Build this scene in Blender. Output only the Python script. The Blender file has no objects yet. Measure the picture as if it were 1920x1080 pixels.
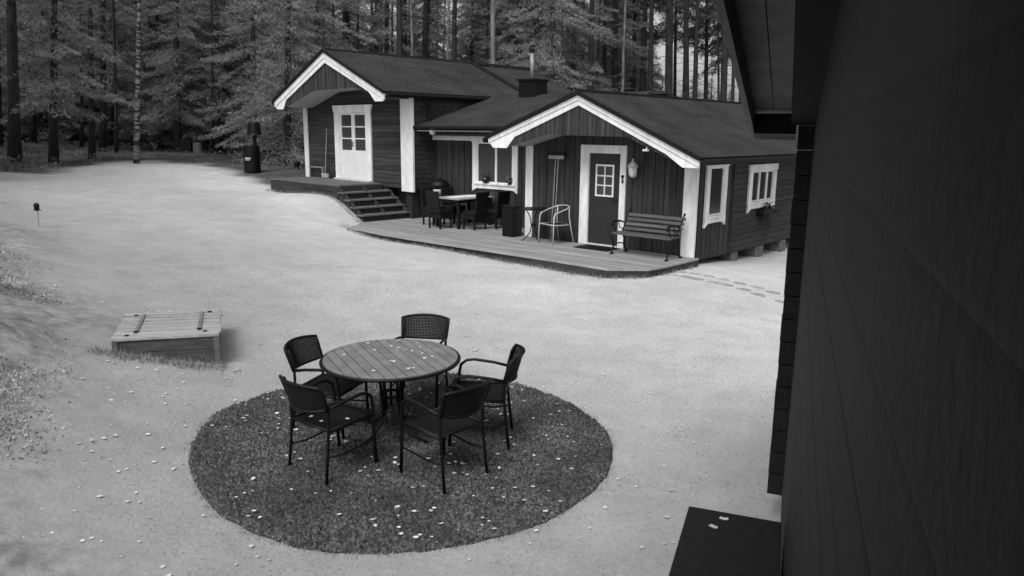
import bpy, math, random
import numpy as np
from mathutils import Vector, Matrix
R = random.Random(7)
NR = np.random.default_rng(11)
S = bpy.context.scene
COL = S.collection

# ------------------------------------------------------------------ camera, sky, sun, exposure
cam_d = bpy.data.cameras.new('camera'); cam = bpy.data.objects.new('camera', cam_d); COL.objects.link(cam)
S.camera = cam
cam_d.sensor_width = 36.0; cam_d.lens = 1408.061 / 1920 * 36.0
cam_d.clip_start = 0.02; cam_d.clip_end = 600
TH, RO = 0.2059, 0.0108
cam.matrix_world = Matrix.Rotation(math.pi/2 - TH, 4, 'X') @ Matrix.Rotation(RO, 4, 'Z')

SUN_EL, SUN_AZ = math.radians(52), math.radians(205)     # azimuth clockwise from +Y: from behind the camera, a little left
w = bpy.data.worlds.new('World'); S.world = w; w.use_nodes = True
nt = w.node_tree; bg = nt.nodes['Background']
sky = nt.nodes.new('ShaderNodeTexSky'); sky.sky_type = 'NISHITA'; sky.sun_disc = False
sky.sun_elevation = SUN_EL; sky.sun_rotation = SUN_AZ
sky.air_density = 1.0; sky.dust_density = 4.0; sky.ozone_density = 1.0
bw = nt.nodes.new('ShaderNodeRGBToBW')                  # the camera records in monochrome
nt.links.new(sky.outputs[0], bw.inputs[0]); nt.links.new(bw.outputs[0], bg.inputs[0])
bg.inputs[1].default_value = 0.12
sd = bpy.data.lights.new('sun', 'SUN'); sun = bpy.data.objects.new('sun', sd); COL.objects.link(sun)
sd.energy = 0.9; sd.angle = math.radians(25); sd.color = (1, 1, 1)
sdir = Vector((math.sin(SUN_AZ)*math.cos(SUN_EL), math.cos(SUN_AZ)*math.cos(SUN_EL), math.sin(SUN_EL)))
sun.rotation_euler = sdir.to_track_quat('Z', 'Y').to_euler()
sun.location = (0, 0, 20)
S.view_settings.view_transform = 'Standard'; S.view_settings.look = 'None'
S.view_settings.gamma = 1.0; S.view_settings.use_curve_mapping = False
S.view_settings.exposure = 0.68

# ------------------------------------------------------------------ materials (all neutral: monochrome night-mode camera)
def mat(name, g, rough=0.7, var=0.0, scale=8.0, bump=0.0, bscale=None, stretch=(1,1,1), spec=0.3, metallic=0.0, var2=0.0, scale2=1.0, objvar=0.0, detail=6):
    m = bpy.data.materials.new(name); m.use_nodes = True
    n = m.node_tree.nodes; l = m.node_tree.links; b = n['Principled BSDF']
    b.inputs['Roughness'].default_value = rough; b.inputs['Metallic'].default_value = metallic
    b.inputs['Specular IOR Level'].default_value = spec
    tc = n.new('ShaderNodeTexCoord'); mp = n.new('ShaderNodeMapping'); mp.inputs['Scale'].default_value = stretch
    l.new(tc.outputs['Object'], mp.inputs[0])
    val = n.new('ShaderNodeValue'); val.outputs[0].default_value = g; cur = val.outputs[0]
    def mul(a, sock_or_val, op='MULTIPLY'):
        q = n.new('ShaderNodeMath'); q.operation = op; l.new(a, q.inputs[0])
        if isinstance(sock_or_val, float): q.inputs[1].default_value = sock_or_val
        else: l.new(sock_or_val, q.inputs[1])
        return q.outputs[0]
    def noise(sc, dt, lo, hi):
        t = n.new('ShaderNodeTexNoise'); t.inputs['Scale'].default_value = sc; t.inputs['Detail'].default_value = dt
        l.new(mp.outputs[0], t.inputs['Vector'])
        r = n.new('ShaderNodeMapRange'); r.inputs['From Min'].default_value = .3; r.inputs['From Max'].default_value = .7
        r.inputs['To Min'].default_value = lo; r.inputs['To Max'].default_value = hi
        l.new(t.outputs[0], r.inputs[0]); return r.outputs[0]
    if var: cur = mul(cur, noise(scale, detail, 1-var, 1+var))
    if var2: cur = mul(cur, noise(scale2, 3, 1-var2, 1+var2))
    if objvar:
        oi = n.new('ShaderNodeObjectInfo'); r = n.new('ShaderNodeMapRange')
        r.inputs['To Min'].default_value = 1-objvar; r.inputs['To Max'].default_value = 1+objvar
        l.new(oi.outputs['Random'], r.inputs[0]); cur = mul(cur, r.outputs[0])
    l.new(cur, b.inputs['Base Color'])
    if bump:
        t = n.new('ShaderNodeTexNoise'); t.inputs['Scale'].default_value = bscale or scale*2; t.inputs['Detail'].default_value = 8
        l.new(mp.outputs[0], t.inputs['Vector'])
        bp = n.new('ShaderNodeBump'); bp.inputs['Strength'].default_value = 1.0; bp.inputs['Distance'].default_value = bump
        l.new(t.outputs[0], bp.inputs['Height']); l.new(bp.outputs[0], b.inputs['Normal'])
    return m
M = {}
M['paint'] = mat('dark_painted_board', .036, .75, .35, 14, .003, 60, (1,1,.12), objvar=.28, var2=.2, scale2=1.1)
M['logpaint'] = mat('dark_painted_log', .035, .8, .4, 10, .005, 40, (.12,1,1), objvar=.25, var2=.25, scale2=1.3)
M['core'] = mat('dark_wall_core', .02, .9)
M['white'] = mat('white_painted_trim', .73, .6, .10, 12, .0015, 40, (1,1,.3), var2=.12, scale2=3)
M['whiteold'] = mat('weathered_white_paint', .55, .6, .1, 9, .001, 40)
M['soffit'] = mat('grey_soffit_boards', .36, .7, .12, 12, .001, 40)
M['roof'] = mat('mossy_roof_felt', .034, .9, .35, 50, .012, 90, var2=.35, scale2=1.1, spec=.2)
M['roofedge'] = mat('black_roof_edge', .004, .8)
M['glass'] = mat('dark_window_glass', .012, .12, spec=.5)
M['blind'] = mat('grey_blind_behind_glass', .045, .35, .2, 3, stretch=(6,1,1), spec=.5)
M['door'] = mat('dark_door_panel', .024, .5, .1, 5)
M['whitedoor'] = mat('white_door_panel', .7, .45, .05, 5)
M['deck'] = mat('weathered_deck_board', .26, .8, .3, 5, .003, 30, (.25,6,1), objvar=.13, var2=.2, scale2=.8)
M['deckdark'] = mat('dark_old_deck_wood', .035, .85, .35, 6, .003, 30, (.4,4,1), objvar=.2)  # very dark wood tone for skirts, posts and stringers
M['stone'] = mat('grey_foundation_stone', .13, .9, .3, 12, .01, 20)
M['black'] = mat('black_metal', .004, .5, .2, 20, spec=.25)
M['mesh'] = mat('black_woven_mesh', .007, .7, .7, 160, .002, 260, spec=.2)
M['rattan'] = mat('dark_rattan', .005, .6, .5, 60, .003, 120)
M['alu'] = mat('aluminium_tube', .55, .35, .05, 20, metallic=.3)
M['tabletop'] = mat('grey_stained_table_slat', .18, .55, .22, 8, .0006, 60, (1,1,1), objvar=.1, spec=.5)
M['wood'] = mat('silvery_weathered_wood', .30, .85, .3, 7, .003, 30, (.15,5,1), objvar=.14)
M['wooddark'] = mat('dark_grey_wood', .115, .85, .3, 7, .003, 30, (.15,3,3))  # darker wood tone for landing boards, treads and corner posts
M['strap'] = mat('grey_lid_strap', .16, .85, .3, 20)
M['sideboard'] = mat('shade_dark_side_board', .065, .85, .35, 7, .003, 30, (.15,3,3))  # darker than the lid: shade on the box sides put into the colour
M['leaf'] = mat('pale_fallen_leaf', .62, .7, .15, 30, objvar=.15)
M['bench'] = mat('dark_grey_bench_slat', .075, .6, .3, 8, .001, 30, (.2,5,1), objvar=.15)
M['bark'] = mat('dark_scaly_bark', .030, .95, .5, 9, .02, 18, (1,1,.3), objvar=.35)  # tone lowered further for the shade on the far-left trunk
M['barklight'] = mat('pale_pine_bark', .16, .95, .5, 7, .02, 14, (1,1,.3))
M['barkmid'] = mat('grey_bark', .08, .95, .5, 7, .02, 14, (1,1,.3), objvar=.3)
M['debris'] = mat('needles_and_moss_crumbs', .085, .9, .4, 5)
M['steel'] = mat('dull_steel_pipe', .25, .5, .25, 10, metallic=.2)
M['camwall'] = mat('black_stained_log', .014, .75, .3, 4, .003, 30, (1,1,1), objvar=.1)
M['camend'] = mat('black_log_end', .014, .9, .3, 20, .004, 30)
M['cambarge'] = mat('grey_barge_board', .17, .7, .2, 6)
M['camsoffit'] = mat('dim_soffit_board', .22, .8, .2, 6)
M['paver'] = mat('dark_paving_stone', .30, .9, .3, 15, .006, 30, objvar=.25)
M['lantern'] = mat('grey_lantern_metal', .35, .5, .2, 20)
M['needles'] = mat('spruce_needles', .24, .8, .35, 1.6, objvar=.2, var2=.3, scale2=7, spec=.15)
M['needlesfar'] = mat('far_spruce_needles', .12, .85, .35, 1.2, objvar=.35, var2=.3, scale2=5, spec=.1)
M['shrub'] = mat('undergrowth_leaves', .17, .85, .4, 1.5, var2=.4, scale2=6, spec=.1)
M['weed'] = mat('meadow_weeds', .34, .85, .3, 1.2, var2=.35, scale2=5, spec=.1)
M['fringe'] = mat('uncut_grass', .24, .85, .35, 3, var2=.3, scale2=9, spec=.1)
M['blade'] = mat('lawn_blades', .37, .8, .3, 1.2, var2=.25, scale2=14, spec=.15)
M['chips'] = mat('dark_crushed_stone', .075, .9, .5, 1.8, var2=.97, scale2=42, spec=.2)
M['tuft'] = mat('tufts_in_stone_bed', .24, .8, .5, 4, spec=.15)
M['white_cloth'] = mat('pale_table_runner', .8, .6, .05, 4)

# birch bark
m = mat('birch_bark', .33, .8, .2, 6); M['birch'] = m
n = m.node_tree.nodes; l = m.node_tree.links; b = n['Principled BSDF']
tc = n.new('ShaderNodeTexCoord'); mp = n.new('ShaderNodeMapping'); mp.inputs['Scale'].default_value = (1.2, 1.2, 5)
t = n.new('ShaderNodeTexNoise'); t.inputs['Scale'].default_value = 1.6; t.inputs['Detail'].default_value = 5
cr = n.new('ShaderNodeValToRGB'); cr.color_ramp.elements[0].position = .45; cr.color_ramp.elements[0].color = (.03,.03,.03,1)
cr.color_ramp.elements[1].position = .54; cr.color_ramp.elements[1].color = (.24,.24,.24,1)
l.new(tc.outputs['Object'], mp.inputs[0]); l.new(mp.outputs[0], t.inputs[0]); l.new(t.outputs[0], cr.inputs[0]); l.new(cr.outputs[0], b.inputs['Base Color'])

# ------------------------------------------------------------------ helpers
class MB:
    def __init__(s): s.v = []; s.f = []
    def add(s, vs, fs):
        o = len(s.v); s.v += [tuple(x) for x in vs]; s.f += [tuple(i+o for i in f) for f in fs]; return s
    def box(s, x0, x1, y0, y1, z0, z1, rot=0, pivot=None):
        vs = [(x,y,z) for z in (z0,z1) for y in (y0,y1) for x in (x0,x1)]
        if rot:
            px, py = pivot or ((x0+x1)/2, (y0+y1)/2); c, q = math.cos(rot), math.sin(rot)
            vs = [(px+(x-px)*c-(y-py)*q, py+(x-px)*q+(y-py)*c, z) for x,y,z in vs]
        return s.add(vs, [(0,2,3,1),(4,5,7,6),(0,1,5,4),(2,6,7,3),(0,4,6,2),(1,3,7,5)])
    def prism(s, pts, a, b, axis='y'):
        """polygon pts (2D) extruded between a and b; axis y: pts are (x,z); axis z: pts are (x,y); axis x: pts are (y,z)"""
        n = len(pts)
        def P(p, q): return {'y': (p[0], q, p[1]), 'z': (p[0], p[1], q), 'x': (q, p[0], p[1])}[axis]
        s.add([P(p, a) for p in pts] + [P(p, b) for p in pts],
              [tuple(range(n)), tuple(reversed(range(n, 2*n)))] + [(i, i+n, (i+1) % n + n, (i+1) % n) for i in range(n)])
        return s
    def tube(s, path, r, n=8, cap=True):
        path = [Vector(p) for p in path]; k = len(path)
        rs = r if isinstance(r, (list, tuple)) else [r]*k
        o = len(s.v); ref = None
        for i, p in enumerate(path):
            d = (path[min(i+1, k-1)] - path[max(i-1, 0)]).normalized()
            if ref is None: ref = d.orthogonal().normalized()
            ref = (ref - d*ref.dot(d)).normalized(); bi = d.cross(ref)
            for j in range(n):
                a = 2*math.pi*j/n; s.v.append(tuple(p + (ref*math.cos(a)+bi*math.sin(a))*rs[i]))
        for i in range(k-1):
            for j in range(n): s.f.append((o+i*n+j, o+i*n+(j+1) % n, o+(i+1)*n+(j+1) % n, o+(i+1)*n+j))
        if cap: s.f.append(tuple(o+j for j in reversed(range(n)))); s.f.append(tuple(o+(k-1)*n+j for j in range(n)))
        return s
    def lathe(s, prof, n=16, cx=0, cy=0):
        o = len(s.v); k = len(prof)
        for r, z in prof:
            for j in range(n): a = 2*math.pi*j/n; s.v.append((cx+r*math.cos(a), cy+r*math.sin(a), z))
        for i in range(k-1):
            for j in range(n): s.f.append((o+i*n+j, o+i*n+(j+1) % n, o+(i+1)*n+(j+1) % n, o+(i+1)*n+j))
        s.f.append(tuple(o+j for j in reversed(range(n)))); s.f.append(tuple(o+(k-1)*n+j for j in range(n)))
        return s
    def mesh(s, name, m, smooth=False):
        me = bpy.data.meshes.new(name); me.from_pydata(s.v, [], s.f); me.materials.append(m); me.update()
        if smooth: me.polygons.foreach_set('use_smooth', [True]*len(me.polygons))
        return me
    def build(s, name, m, parent=None, smooth=False, bevel=0.0, loc=None):
        o = bpy.data.objects.new(name, s.mesh(name, m, smooth)); COL.objects.link(o)
        if parent: o.parent = parent
        if loc: o.location = loc
        if bevel:
            b = o.modifiers.new('bevel', 'BEVEL'); b.width = bevel; b.segments = 2; b.limit_method = 'ANGLE'
        return o
def npmesh(name, V, F, m, smooth=False):
    me = bpy.data.meshes.new(name); V = np.asarray(V, np.float32); F = np.asarray(F, np.int32)
    me.vertices.add(len(V)); me.vertices.foreach_set('co', V.ravel())
    k = F.shape[1]; me.loops.add(F.size); me.loops.foreach_set('vertex_index', F.ravel())
    me.polygons.add(len(F)); me.polygons.foreach_set('loop_start', np.arange(0, F.size, k, dtype=np.int32))
    me.polygons.foreach_set('loop_total', np.full(len(F), k, np.int32))
    if smooth: me.polygons.foreach_set('use_smooth', np.ones(len(F), bool))
    me.materials.append(m); me.update(calc_edges=True); return me
def link(name, me, parent=None, loc=None, rz=0, sc=None):
    o = bpy.data.objects.new(name, me); COL.objects.link(o)
    if parent: o.parent = parent
    if loc is not None: o.location = loc
    if rz: o.rotation_euler = (0, 0, rz)
    if sc: o.scale = sc
    return o
def tag(o, label=None, cat=None, group=None, kind=None):
    if label: o['label'] = label
    if cat: o['category'] = cat
    if group: o['group'] = group
    if kind: o['kind'] = kind
    return o
def thing(name, label, cat, loc=(0,0,0), rz=0, group=None):
    o = bpy.data.objects.new(name, None); COL.objects.link(o); o.location = loc; o.rotation_euler = (0,0,rz)
    o.empty_display_size = .2
    return tag(o, label, cat, group)
def dup(root, loc, rz, label=None):
    def cp(o, par):
        c = o.copy(); COL.objects.link(c)
        if par: c.parent = par
        for ch in [x for x in o.children]: cp(ch, c)
        return c
    r = cp(root, None); r.location = loc; r.rotation_euler = (0,0,rz)
    if label: r['label'] = label
    return r

# ------------------------------------------------------------------ frames of the two cabin wings (x to the right along the gable, y backwards, z up)
AF = (3.5285, 14.588, -2.3848, -.718)
LF = (-2.6909, 20.5542, -1.4833, -.7827)
def WA(x, y, z=0, F=AF):
    c, q = math.cos(F[3]), math.sin(F[3]); return (F[0]+x*c-y*q, F[1]+x*q+y*c, F[2]+z)
def WL(x, y, z=0): return WA(x, y, z, LF)

# ------------------------------------------------------------------ ground
CT = [(-1,6.3,-2.684),(-.9,8.2,-2.67),(0,4,-2.70),(0,0,-2.75),(2,5,-2.72),(4,2,-2.75),(3,9,-2.69),(1.7,12.8,-2.55),(2.9,13.5,-2.53),(3.7,14.2,-2.55),
      (4.5,12,-2.66),(6.9,18.0,-2.78),(5.2,16.2,-2.70),(10,20,-2.75),(12,12,-2.9),(-1.8,16.0,-2.49),(.0,14.3,-2.53),(-3.9,18.3,-2.42),(-3.7,7.7,-2.47),(-4.2,9.2,-2.42),(-3,4,-2.55),
      (-7.2,22.8,-1.86),(-4.9,20.2,-1.85),(-3.75,19.2,-2.46),(-3.3,19.9,-2.62),(-2.3,20.6,-2.7),(-4.1,19.75,-2.3),(-1,19,-2.75),(1.5,16,-2.75),(-9.1,26.4,-1.5),(-8.0,24.6,-1.68),(-14.2,30.9,-1.25),(-12,30.8,-1.4),(-14.9,22.1,-1.4),
      (-9.6,14.7,-1.8),(-10.3,13,-1.55),(-5.0,8.6,-2.25),(-4.2,5.8,-2.2),(-3.4,4.2,-2.45),(-6.5,5.5,-1.3),(-8,9,-1.35),(-7,12,-2.0),(-2,12,-2.45),(-5,16,-2.2),
      (-12,8,-.9),(-18,16,-.9),(-4,0,-2.5),(-8,0,-1.2),(2,26,-1.9),(-3,31,-1.5),(12,32,-2.2),(-25,30,-.8),(0,60,-.8),(-40,60,-.3),(35,60,-2.0),(60,20,-3),(-60,0,0),(0,-30,-2.8),(40,-30,-3)]
CT = np.array(CT, float)
def _phi(r): return r
_n = len(CT); _D = np.hypot(CT[:,None,0]-CT[None,:,0], CT[:,None,1]-CT[None,:,1])
_A = np.zeros((_n+3, _n+3)); _A[:_n,:_n] = _phi(np.sqrt(_D**2+.6)) - np.eye(_n)*.03; _A[:_n,_n] = 1; _A[:_n,_n+1:] = CT[:,:2]; _A[_n:,:_n] = _A[:_n,_n:].T
_w = np.linalg.solve(_A, np.concatenate([CT[:,2], [0,0,0]]))
def GZ(x, y):
    x = np.asarray(x, float); y = np.asarray(y, float)
    r = np.sqrt((x[...,None]-CT[:,0])**2 + (y[...,None]-CT[:,1])**2 + .6)
    g = (_phi(r)*_w[:_n]).sum(-1) + _w[_n] + _w[_n+1]*x + _w[_n+2]*y
    return g
def gz(x, y): return float(GZ(np.array([x]), np.array([y]))[0])
def vnoise(x, y, s, seed=0):
    """smooth value noise"""
    rr = np.random.default_rng(seed).random((64, 64)); x = np.asarray(x)*s; y = np.asarray(y)*s
    xi = np.floor(x).astype(int); yi = np.floor(y).astype(int); fx = x-xi; fy = y-yi
    fx = fx*fx*(3-2*fx); fy = fy*fy*(3-2*fy); g = lambda a, b: rr[a % 64, b % 64]
    return (g(xi,yi)*(1-fx)+g(xi+1,yi)*fx)*(1-fy) + (g(xi,yi+1)*(1-fx)+g(xi+1,yi+1)*fx)*fy
def inpoly(x, y, P):
    x = np.asarray(x); y = np.asarray(y); c = np.zeros(x.shape, bool); n_ = len(P)
    for i in range(n_):
        (x1,y1),(x2,y2) = P[i], P[i-1]
        c ^= ((y1 > y) != (y2 > y)) & (x < (x2-x1)*(y-y1)/(y2-y1+1e-12)+x1)
    return c
def segdist(x, y, pts):
    d = np.full(np.shape(x), 1e9)
    for (x1,y1),(x2,y2) in zip(pts[:-1], pts[1:]):
        t_ = np.clip(((x-x1)*(x2-x1)+(y-y1)*(y2-y1))/((x2-x1)**2+(y2-y1)**2), 0, 1)
        d = np.minimum(d, np.hypot(x-x1-t_*(x2-x1), y-y1-t_*(y2-y1)))
    return d
LAWN_EDGE = [(-60,18),(-22,20.5),(-15.1,22.2),(-14.3,23.8),(-14.8,27.5),(-14.0,30.0),(-12,29.6),(-10.4,27.6),(-8.9,25.2),(-7.4,23.6),(-2.4,28.7),(10.1,22.5),(22,16),(60,12)]
FOREST = LAWN_EDGE + [(150,12),(150,180),(-150,180),(-150,18)]
BANK = [(-60,18),(-22,20),(-16,20),(-11.2,15.8),(-9.6,13.6),(-6.4,10.0),(-5.15,8.6),(-4.55,7.3),(-3.95,6.1),(-3.35,5.0),(-2.85,4.0),(-2.6,2.0),(-2.6,-5),(-60,-5)]
xs = np.concatenate([np.linspace(-150,-22,26)[:-1], np.arange(-22,14,.22), np.linspace(14,150,26)])
ys = np.concatenate([np.linspace(-60,-3,10)[:-1], np.arange(-3,36,.22), np.linspace(36,190,30)])
GX, GY = np.meshgrid(xs, ys); H = GZ(GX, GY)
near = np.clip((26-np.abs(GY-12))/12, 0, 1)
inF = inpoly(GX, GY, FOREST); dF = segdist(GX, GY, LAWN_EDGE)
sgn = np.where(inF, 1, -1)*dF + (vnoise(GX, GY, .9, 3)-.5)*1.4 + (vnoise(GX, GY, 2.3, 4)-.5)*.6
fo = np.clip(.5 + sgn*.9, 0, 1)
H = H + (vnoise(GX, GY, .8, 1)-.5)*.05 + fo*(vnoise(GX, GY, .6, 2)-.4)*.25*np.clip(dF/2, 0, 1)
inB = inpoly(GX, GY, BANK); dB = segdist(GX, GY, BANK[2:])
bk = np.clip(.4 + np.where(inB, 1, -1)*dB*.8 + (vnoise(GX, GY, 1.3, 5)-.5)*1.0, 0, 1)
H = H + bk*(vnoise(GX, GY, 1.6, 6)-.2)*.22
ny, nx = H.shape; idx = np.arange(nx*ny).reshape(ny, nx)
F = np.stack([idx[:-1,:-1], idx[:-1,1:], idx[1:,1:], idx[1:,:-1]], -1).reshape(-1, 4)
gm = mat('ground_grass_and_litter', .4, .9)
me = npmesh('ground', np.stack([GX, GY, H], -1).reshape(-1, 3), F, gm, True)
rough = np.clip(1 - np.where(inB, 0, dB)/6.5, 0, 1)**.8  # falloff mask: lawn colour darkens gradually towards the bank
for nm, arr in (('forest', fo), ('bank', bk), ('rough', rough)):
    at = me.attributes.new(nm, 'FLOAT', 'POINT'); at.data.foreach_set('value', arr.astype(np.float32).ravel())
ground = tag(link('ground', me), kind='structure')
# ground material: mown grass, rough bank, forest litter (three kinds of ground cover), with small scale relief
n = gm.node_tree.nodes; l = gm.node_tree.links; b = n['Principled BSDF']
tc = n.new('ShaderNodeTexCoord')
def gn(sc, dt, lo, hi, stretch=(1,1,1), fm=.3, fM=.7):
    mp_ = n.new('ShaderNodeMapping'); mp_.inputs['Scale'].default_value = stretch; l.new(tc.outputs['Object'], mp_.inputs[0])
    t_ = n.new('ShaderNodeTexNoise'); t_.inputs['Scale'].default_value = sc; t_.inputs['Detail'].default_value = dt; l.new(mp_.outputs[0], t_.inputs[0])
    r_ = n.new('ShaderNodeMapRange'); r_.inputs[1].default_value = fm; r_.inputs[2].default_value = fM; r_.inputs[3].default_value = lo; r_.inputs[4].default_value = hi
    l.new(t_.outputs[0], r_.inputs[0]); return r_.outputs[0]
def mth(op, a, c):
    q = n.new('ShaderNodeMath'); q.operation = op
    for i, z in enumerate((a, c)):
        if isinstance(z, (int, float)): q.inputs[i].default_value = z
        else: l.new(z, q.inputs[i])
    return q.outputs[0]
lawn = mth('MULTIPLY', mth('MULTIPLY', gn(.30, 4, .45, .57), gn(2.6, 7, .90, 1.08)), gn(22, 8, .93, 1.06, (1,1,1)))
aR = n.new('ShaderNodeAttribute'); aR.attribute_name = 'rough'
lawn = mth('MULTIPLY', lawn, mth('SUBTRACT', 1.0, mth('MULTIPLY', aR.outputs['Fac'], .42)))
bankc = mth('MULTIPLY', gn(1.4, 5, .22, .34), gn(7, 8, .45, 1.35))
forc = mth('MULTIPLY', gn(.8, 5, .035, .11), gn(9, 8, .5, 1.6))
def mix(a, c, f):
    q = n.new('ShaderNodeMix'); q.data_type = 'FLOAT'; l.new(f, q.inputs[0]); l.new(a, q.inputs[2]); l.new(c, q.inputs[3]); return q.outputs[0]
aF = n.new('ShaderNodeAttribute'); aF.attribute_name = 'forest'; aB = n.new('ShaderNodeAttribute'); aB.attribute_name = 'bank'
res = mix(mix(lawn, bankc, aB.outputs['Fac']), forc, aF.outputs['Fac'])
l.new(res, b.inputs['Base Color'])
bpn = n.new('ShaderNodeBump'); bpn.inputs['Distance'].default_value = .006; bpn.inputs['Strength'].default_value = .5
l.new(gn(30, 8, 0, 1), bpn.inputs['Height']); l.new(bpn.outputs[0], b.inputs['Normal'])
b.inputs['Specular IOR Level'].default_value = .1

# ------------------------------------------------------------------ dark round bed of crushed stone
PC = (-.9007, 6.2151); PR = 1.80
rad = np.linspace(0, 1, 46); ang = np.linspace(0, 2*math.pi, 180, endpoint=False)
def bed_r(a): return PR*(1 + .007*np.sin(3*a+1) + .0025*np.sin(13*a) + .002*np.sin(37*a+2))
A2, R2 = np.meshgrid(ang, rad); rr = R2*bed_r(A2)
BX = PC[0]+rr*np.cos(A2); BY = PC[1]+rr*np.sin(A2)
def ground_near(x, y): return GZ(x, y) + (vnoise(x, y, .8, 1)-.5)*.05
BZ = ground_near(BX, BY) + .014 + .012*vnoise(BX, BY, 9, 8) - .03*np.clip((R2-.985)/.015, 0, 1)
na = len(ang); idx = np.arange(A2.size).reshape(A2.shape); i2 = np.concatenate([idx, idx[:, :1]], 1)
F = np.stack([i2[:-1,:-1], i2[:-1,1:], i2[1:,1:], i2[1:,:-1]], -1).reshape(-1, 4)[:, ::-1]
bedm = mat('stone_bed_base', .05, .95, .5, 22, .02, 45, var2=.3, scale2=3, spec=.15)
tag(link('gravel_bed', npmesh('gravel_bed', np.stack([BX,BY,BZ], -1).reshape(-1,3), F, bedm, True)), kind='structure')
def scatter_tris(P, size, up=.5, seed=0, flat=False, lean=.6, wid=.3):
    """one small three-sided blade per point"""
    g = np.random.default_rng(seed); k = len(P); a = g.random(k)*2*math.pi
    size = np.broadcast_to(size, (k,)); d = np.stack([np.cos(a), np.sin(a), np.zeros(k)], -1)
    b2 = g.random(k)*2*math.pi; ln = np.stack([np.cos(b2)*lean*g.random(k), np.sin(b2)*lean*g.random(k), np.full(k, up)], -1)
    V = np.stack([P - d*(size*wid*.5)[:,None], P + d*(size*wid*.5)[:,None], P + ln*size[:,None]], 1)
    return V.reshape(-1, 3), np.arange(3*k).reshape(-1, 3)
# chips: small angular stones (4-sided pyramids)
k = 30000; a = NR.random(k)*2*math.pi; r_ = np.sqrt(NR.random(k))*bed_r(a)*.985; X = PC[0]+r_*np.cos(a); Y = PC[1]+r_*np.sin(a)
Zc = ground_near(X, Y)+.016; sz = NR.uniform(.007, .024, k)*(1+.4*vnoise(X, Y, 3, 9))
base = []; rot = NR.random(k)*6.28
for j in range(4):
    aa = rot + j*math.pi/2 + NR.normal(0, .25, k); q = sz*NR.uniform(.7, 1.3, k); base.append(np.stack([X+np.cos(aa)*q, Y+np.sin(aa)*q, Zc-.004], -1))
top = np.stack([X+NR.normal(0,.3,k)*sz, Y+NR.normal(0,.3,k)*sz, Zc+sz*NR.uniform(.5, 1.3, k)], -1)
V = np.stack(base+[top], 1).reshape(-1, 3); o5 = (np.arange(k)*5)[:,None]
F = np.concatenate([o5+np.array([[0,1,4]]), o5+np.array([[1,2,4]]), o5+np.array([[2,3,4]]), o5+np.array([[3,0,4]])])
tag(link('crushed_stone', npmesh('crushed_stone', V, F, M['chips'])), 'dark crushed stone covering the round bed under the table', 'gravel', kind='stuff')
# grass tufts in the bed, thicker at the front
k = 11000; a = NR.random(k)*6.283; r_ = np.sqrt(NR.random(k))*bed_r(a)*.99; X = PC[0]+r_*np.cos(a); Y = PC[1]+r_*np.sin(a)
dens = np.clip(vnoise(X, Y, 2.2, 12)*1.6-.45, 0, 1)*.7 + 1.3*np.exp(-(((X+.75)/.5)**2+((Y-4.85)/.3)**2)) + .06
sel = NR.random(k) < dens; X, Y = X[sel], Y[sel]
P_ = np.stack([X, Y, ground_near(X, Y)+.015], -1)
V, F = scatter_tris(P_, NR.uniform(.012, .034, len(P_)), .45, 5, lean=1.2, wid=.4)
tag(link('bed_weeds', npmesh('bed_weeds', V, F, M['tuft'])), 'sparse short weeds growing through the dark stone bed', 'weeds', kind='stuff')

# lawn blades near the camera
k = 230000; X = NR.uniform(-6, 6, k); Y = 1.2 + 12*NR.random(k)**1.3
dp = np.hypot(X-PC[0], Y-PC[1]) - bed_r(np.arctan2(Y-PC[1], X-PC[0]))
ok = (dp > -.02 - .07*np.clip(vnoise(X, Y, 6, 14)-.45, 0, 1)) & ~inpoly(X, Y, [WA(.6,-2.35)[:2], WA(-.2,-.4)[:2], WA(-8.7,-1)[:2], WA(-8.4,-2.3)[:2]])
X, Y = X[ok], Y[ok]; P_ = np.stack([X, Y, ground_near(X, Y)-.004], -1)
V, F = scatter_tris(P_, NR.uniform(.010, .028, len(P_)), .8, 6, lean=.9, wid=.3)
tag(link('lawn_grass', npmesh('lawn_grass', V, F, M['blade'])), 'short mown grass of the pale lawn', 'grass', kind='stuff')

ka = 5000; aa = NR.random(ka)*6.283; rr3 = bed_r(aa) + NR.normal(0, .022, ka) - .03*(vnoise(np.cos(aa)*9+20, np.sin(aa)*9+20, 1.0, 15)-.4)
X = PC[0]+rr3*np.cos(aa); Y = PC[1]+rr3*np.sin(aa); V, F = scatter_tris(np.stack([X, Y, ground_near(X, Y)], -1), NR.uniform(.010, .028, ka), .7, 9, lean=1.1, wid=.3)
tag(link('bed_edge_grass', npmesh('bed_edge_grass', V, F, M['blade'])), 'grass creeping over the edge of the round stone bed', 'grass', kind='stuff')
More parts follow.
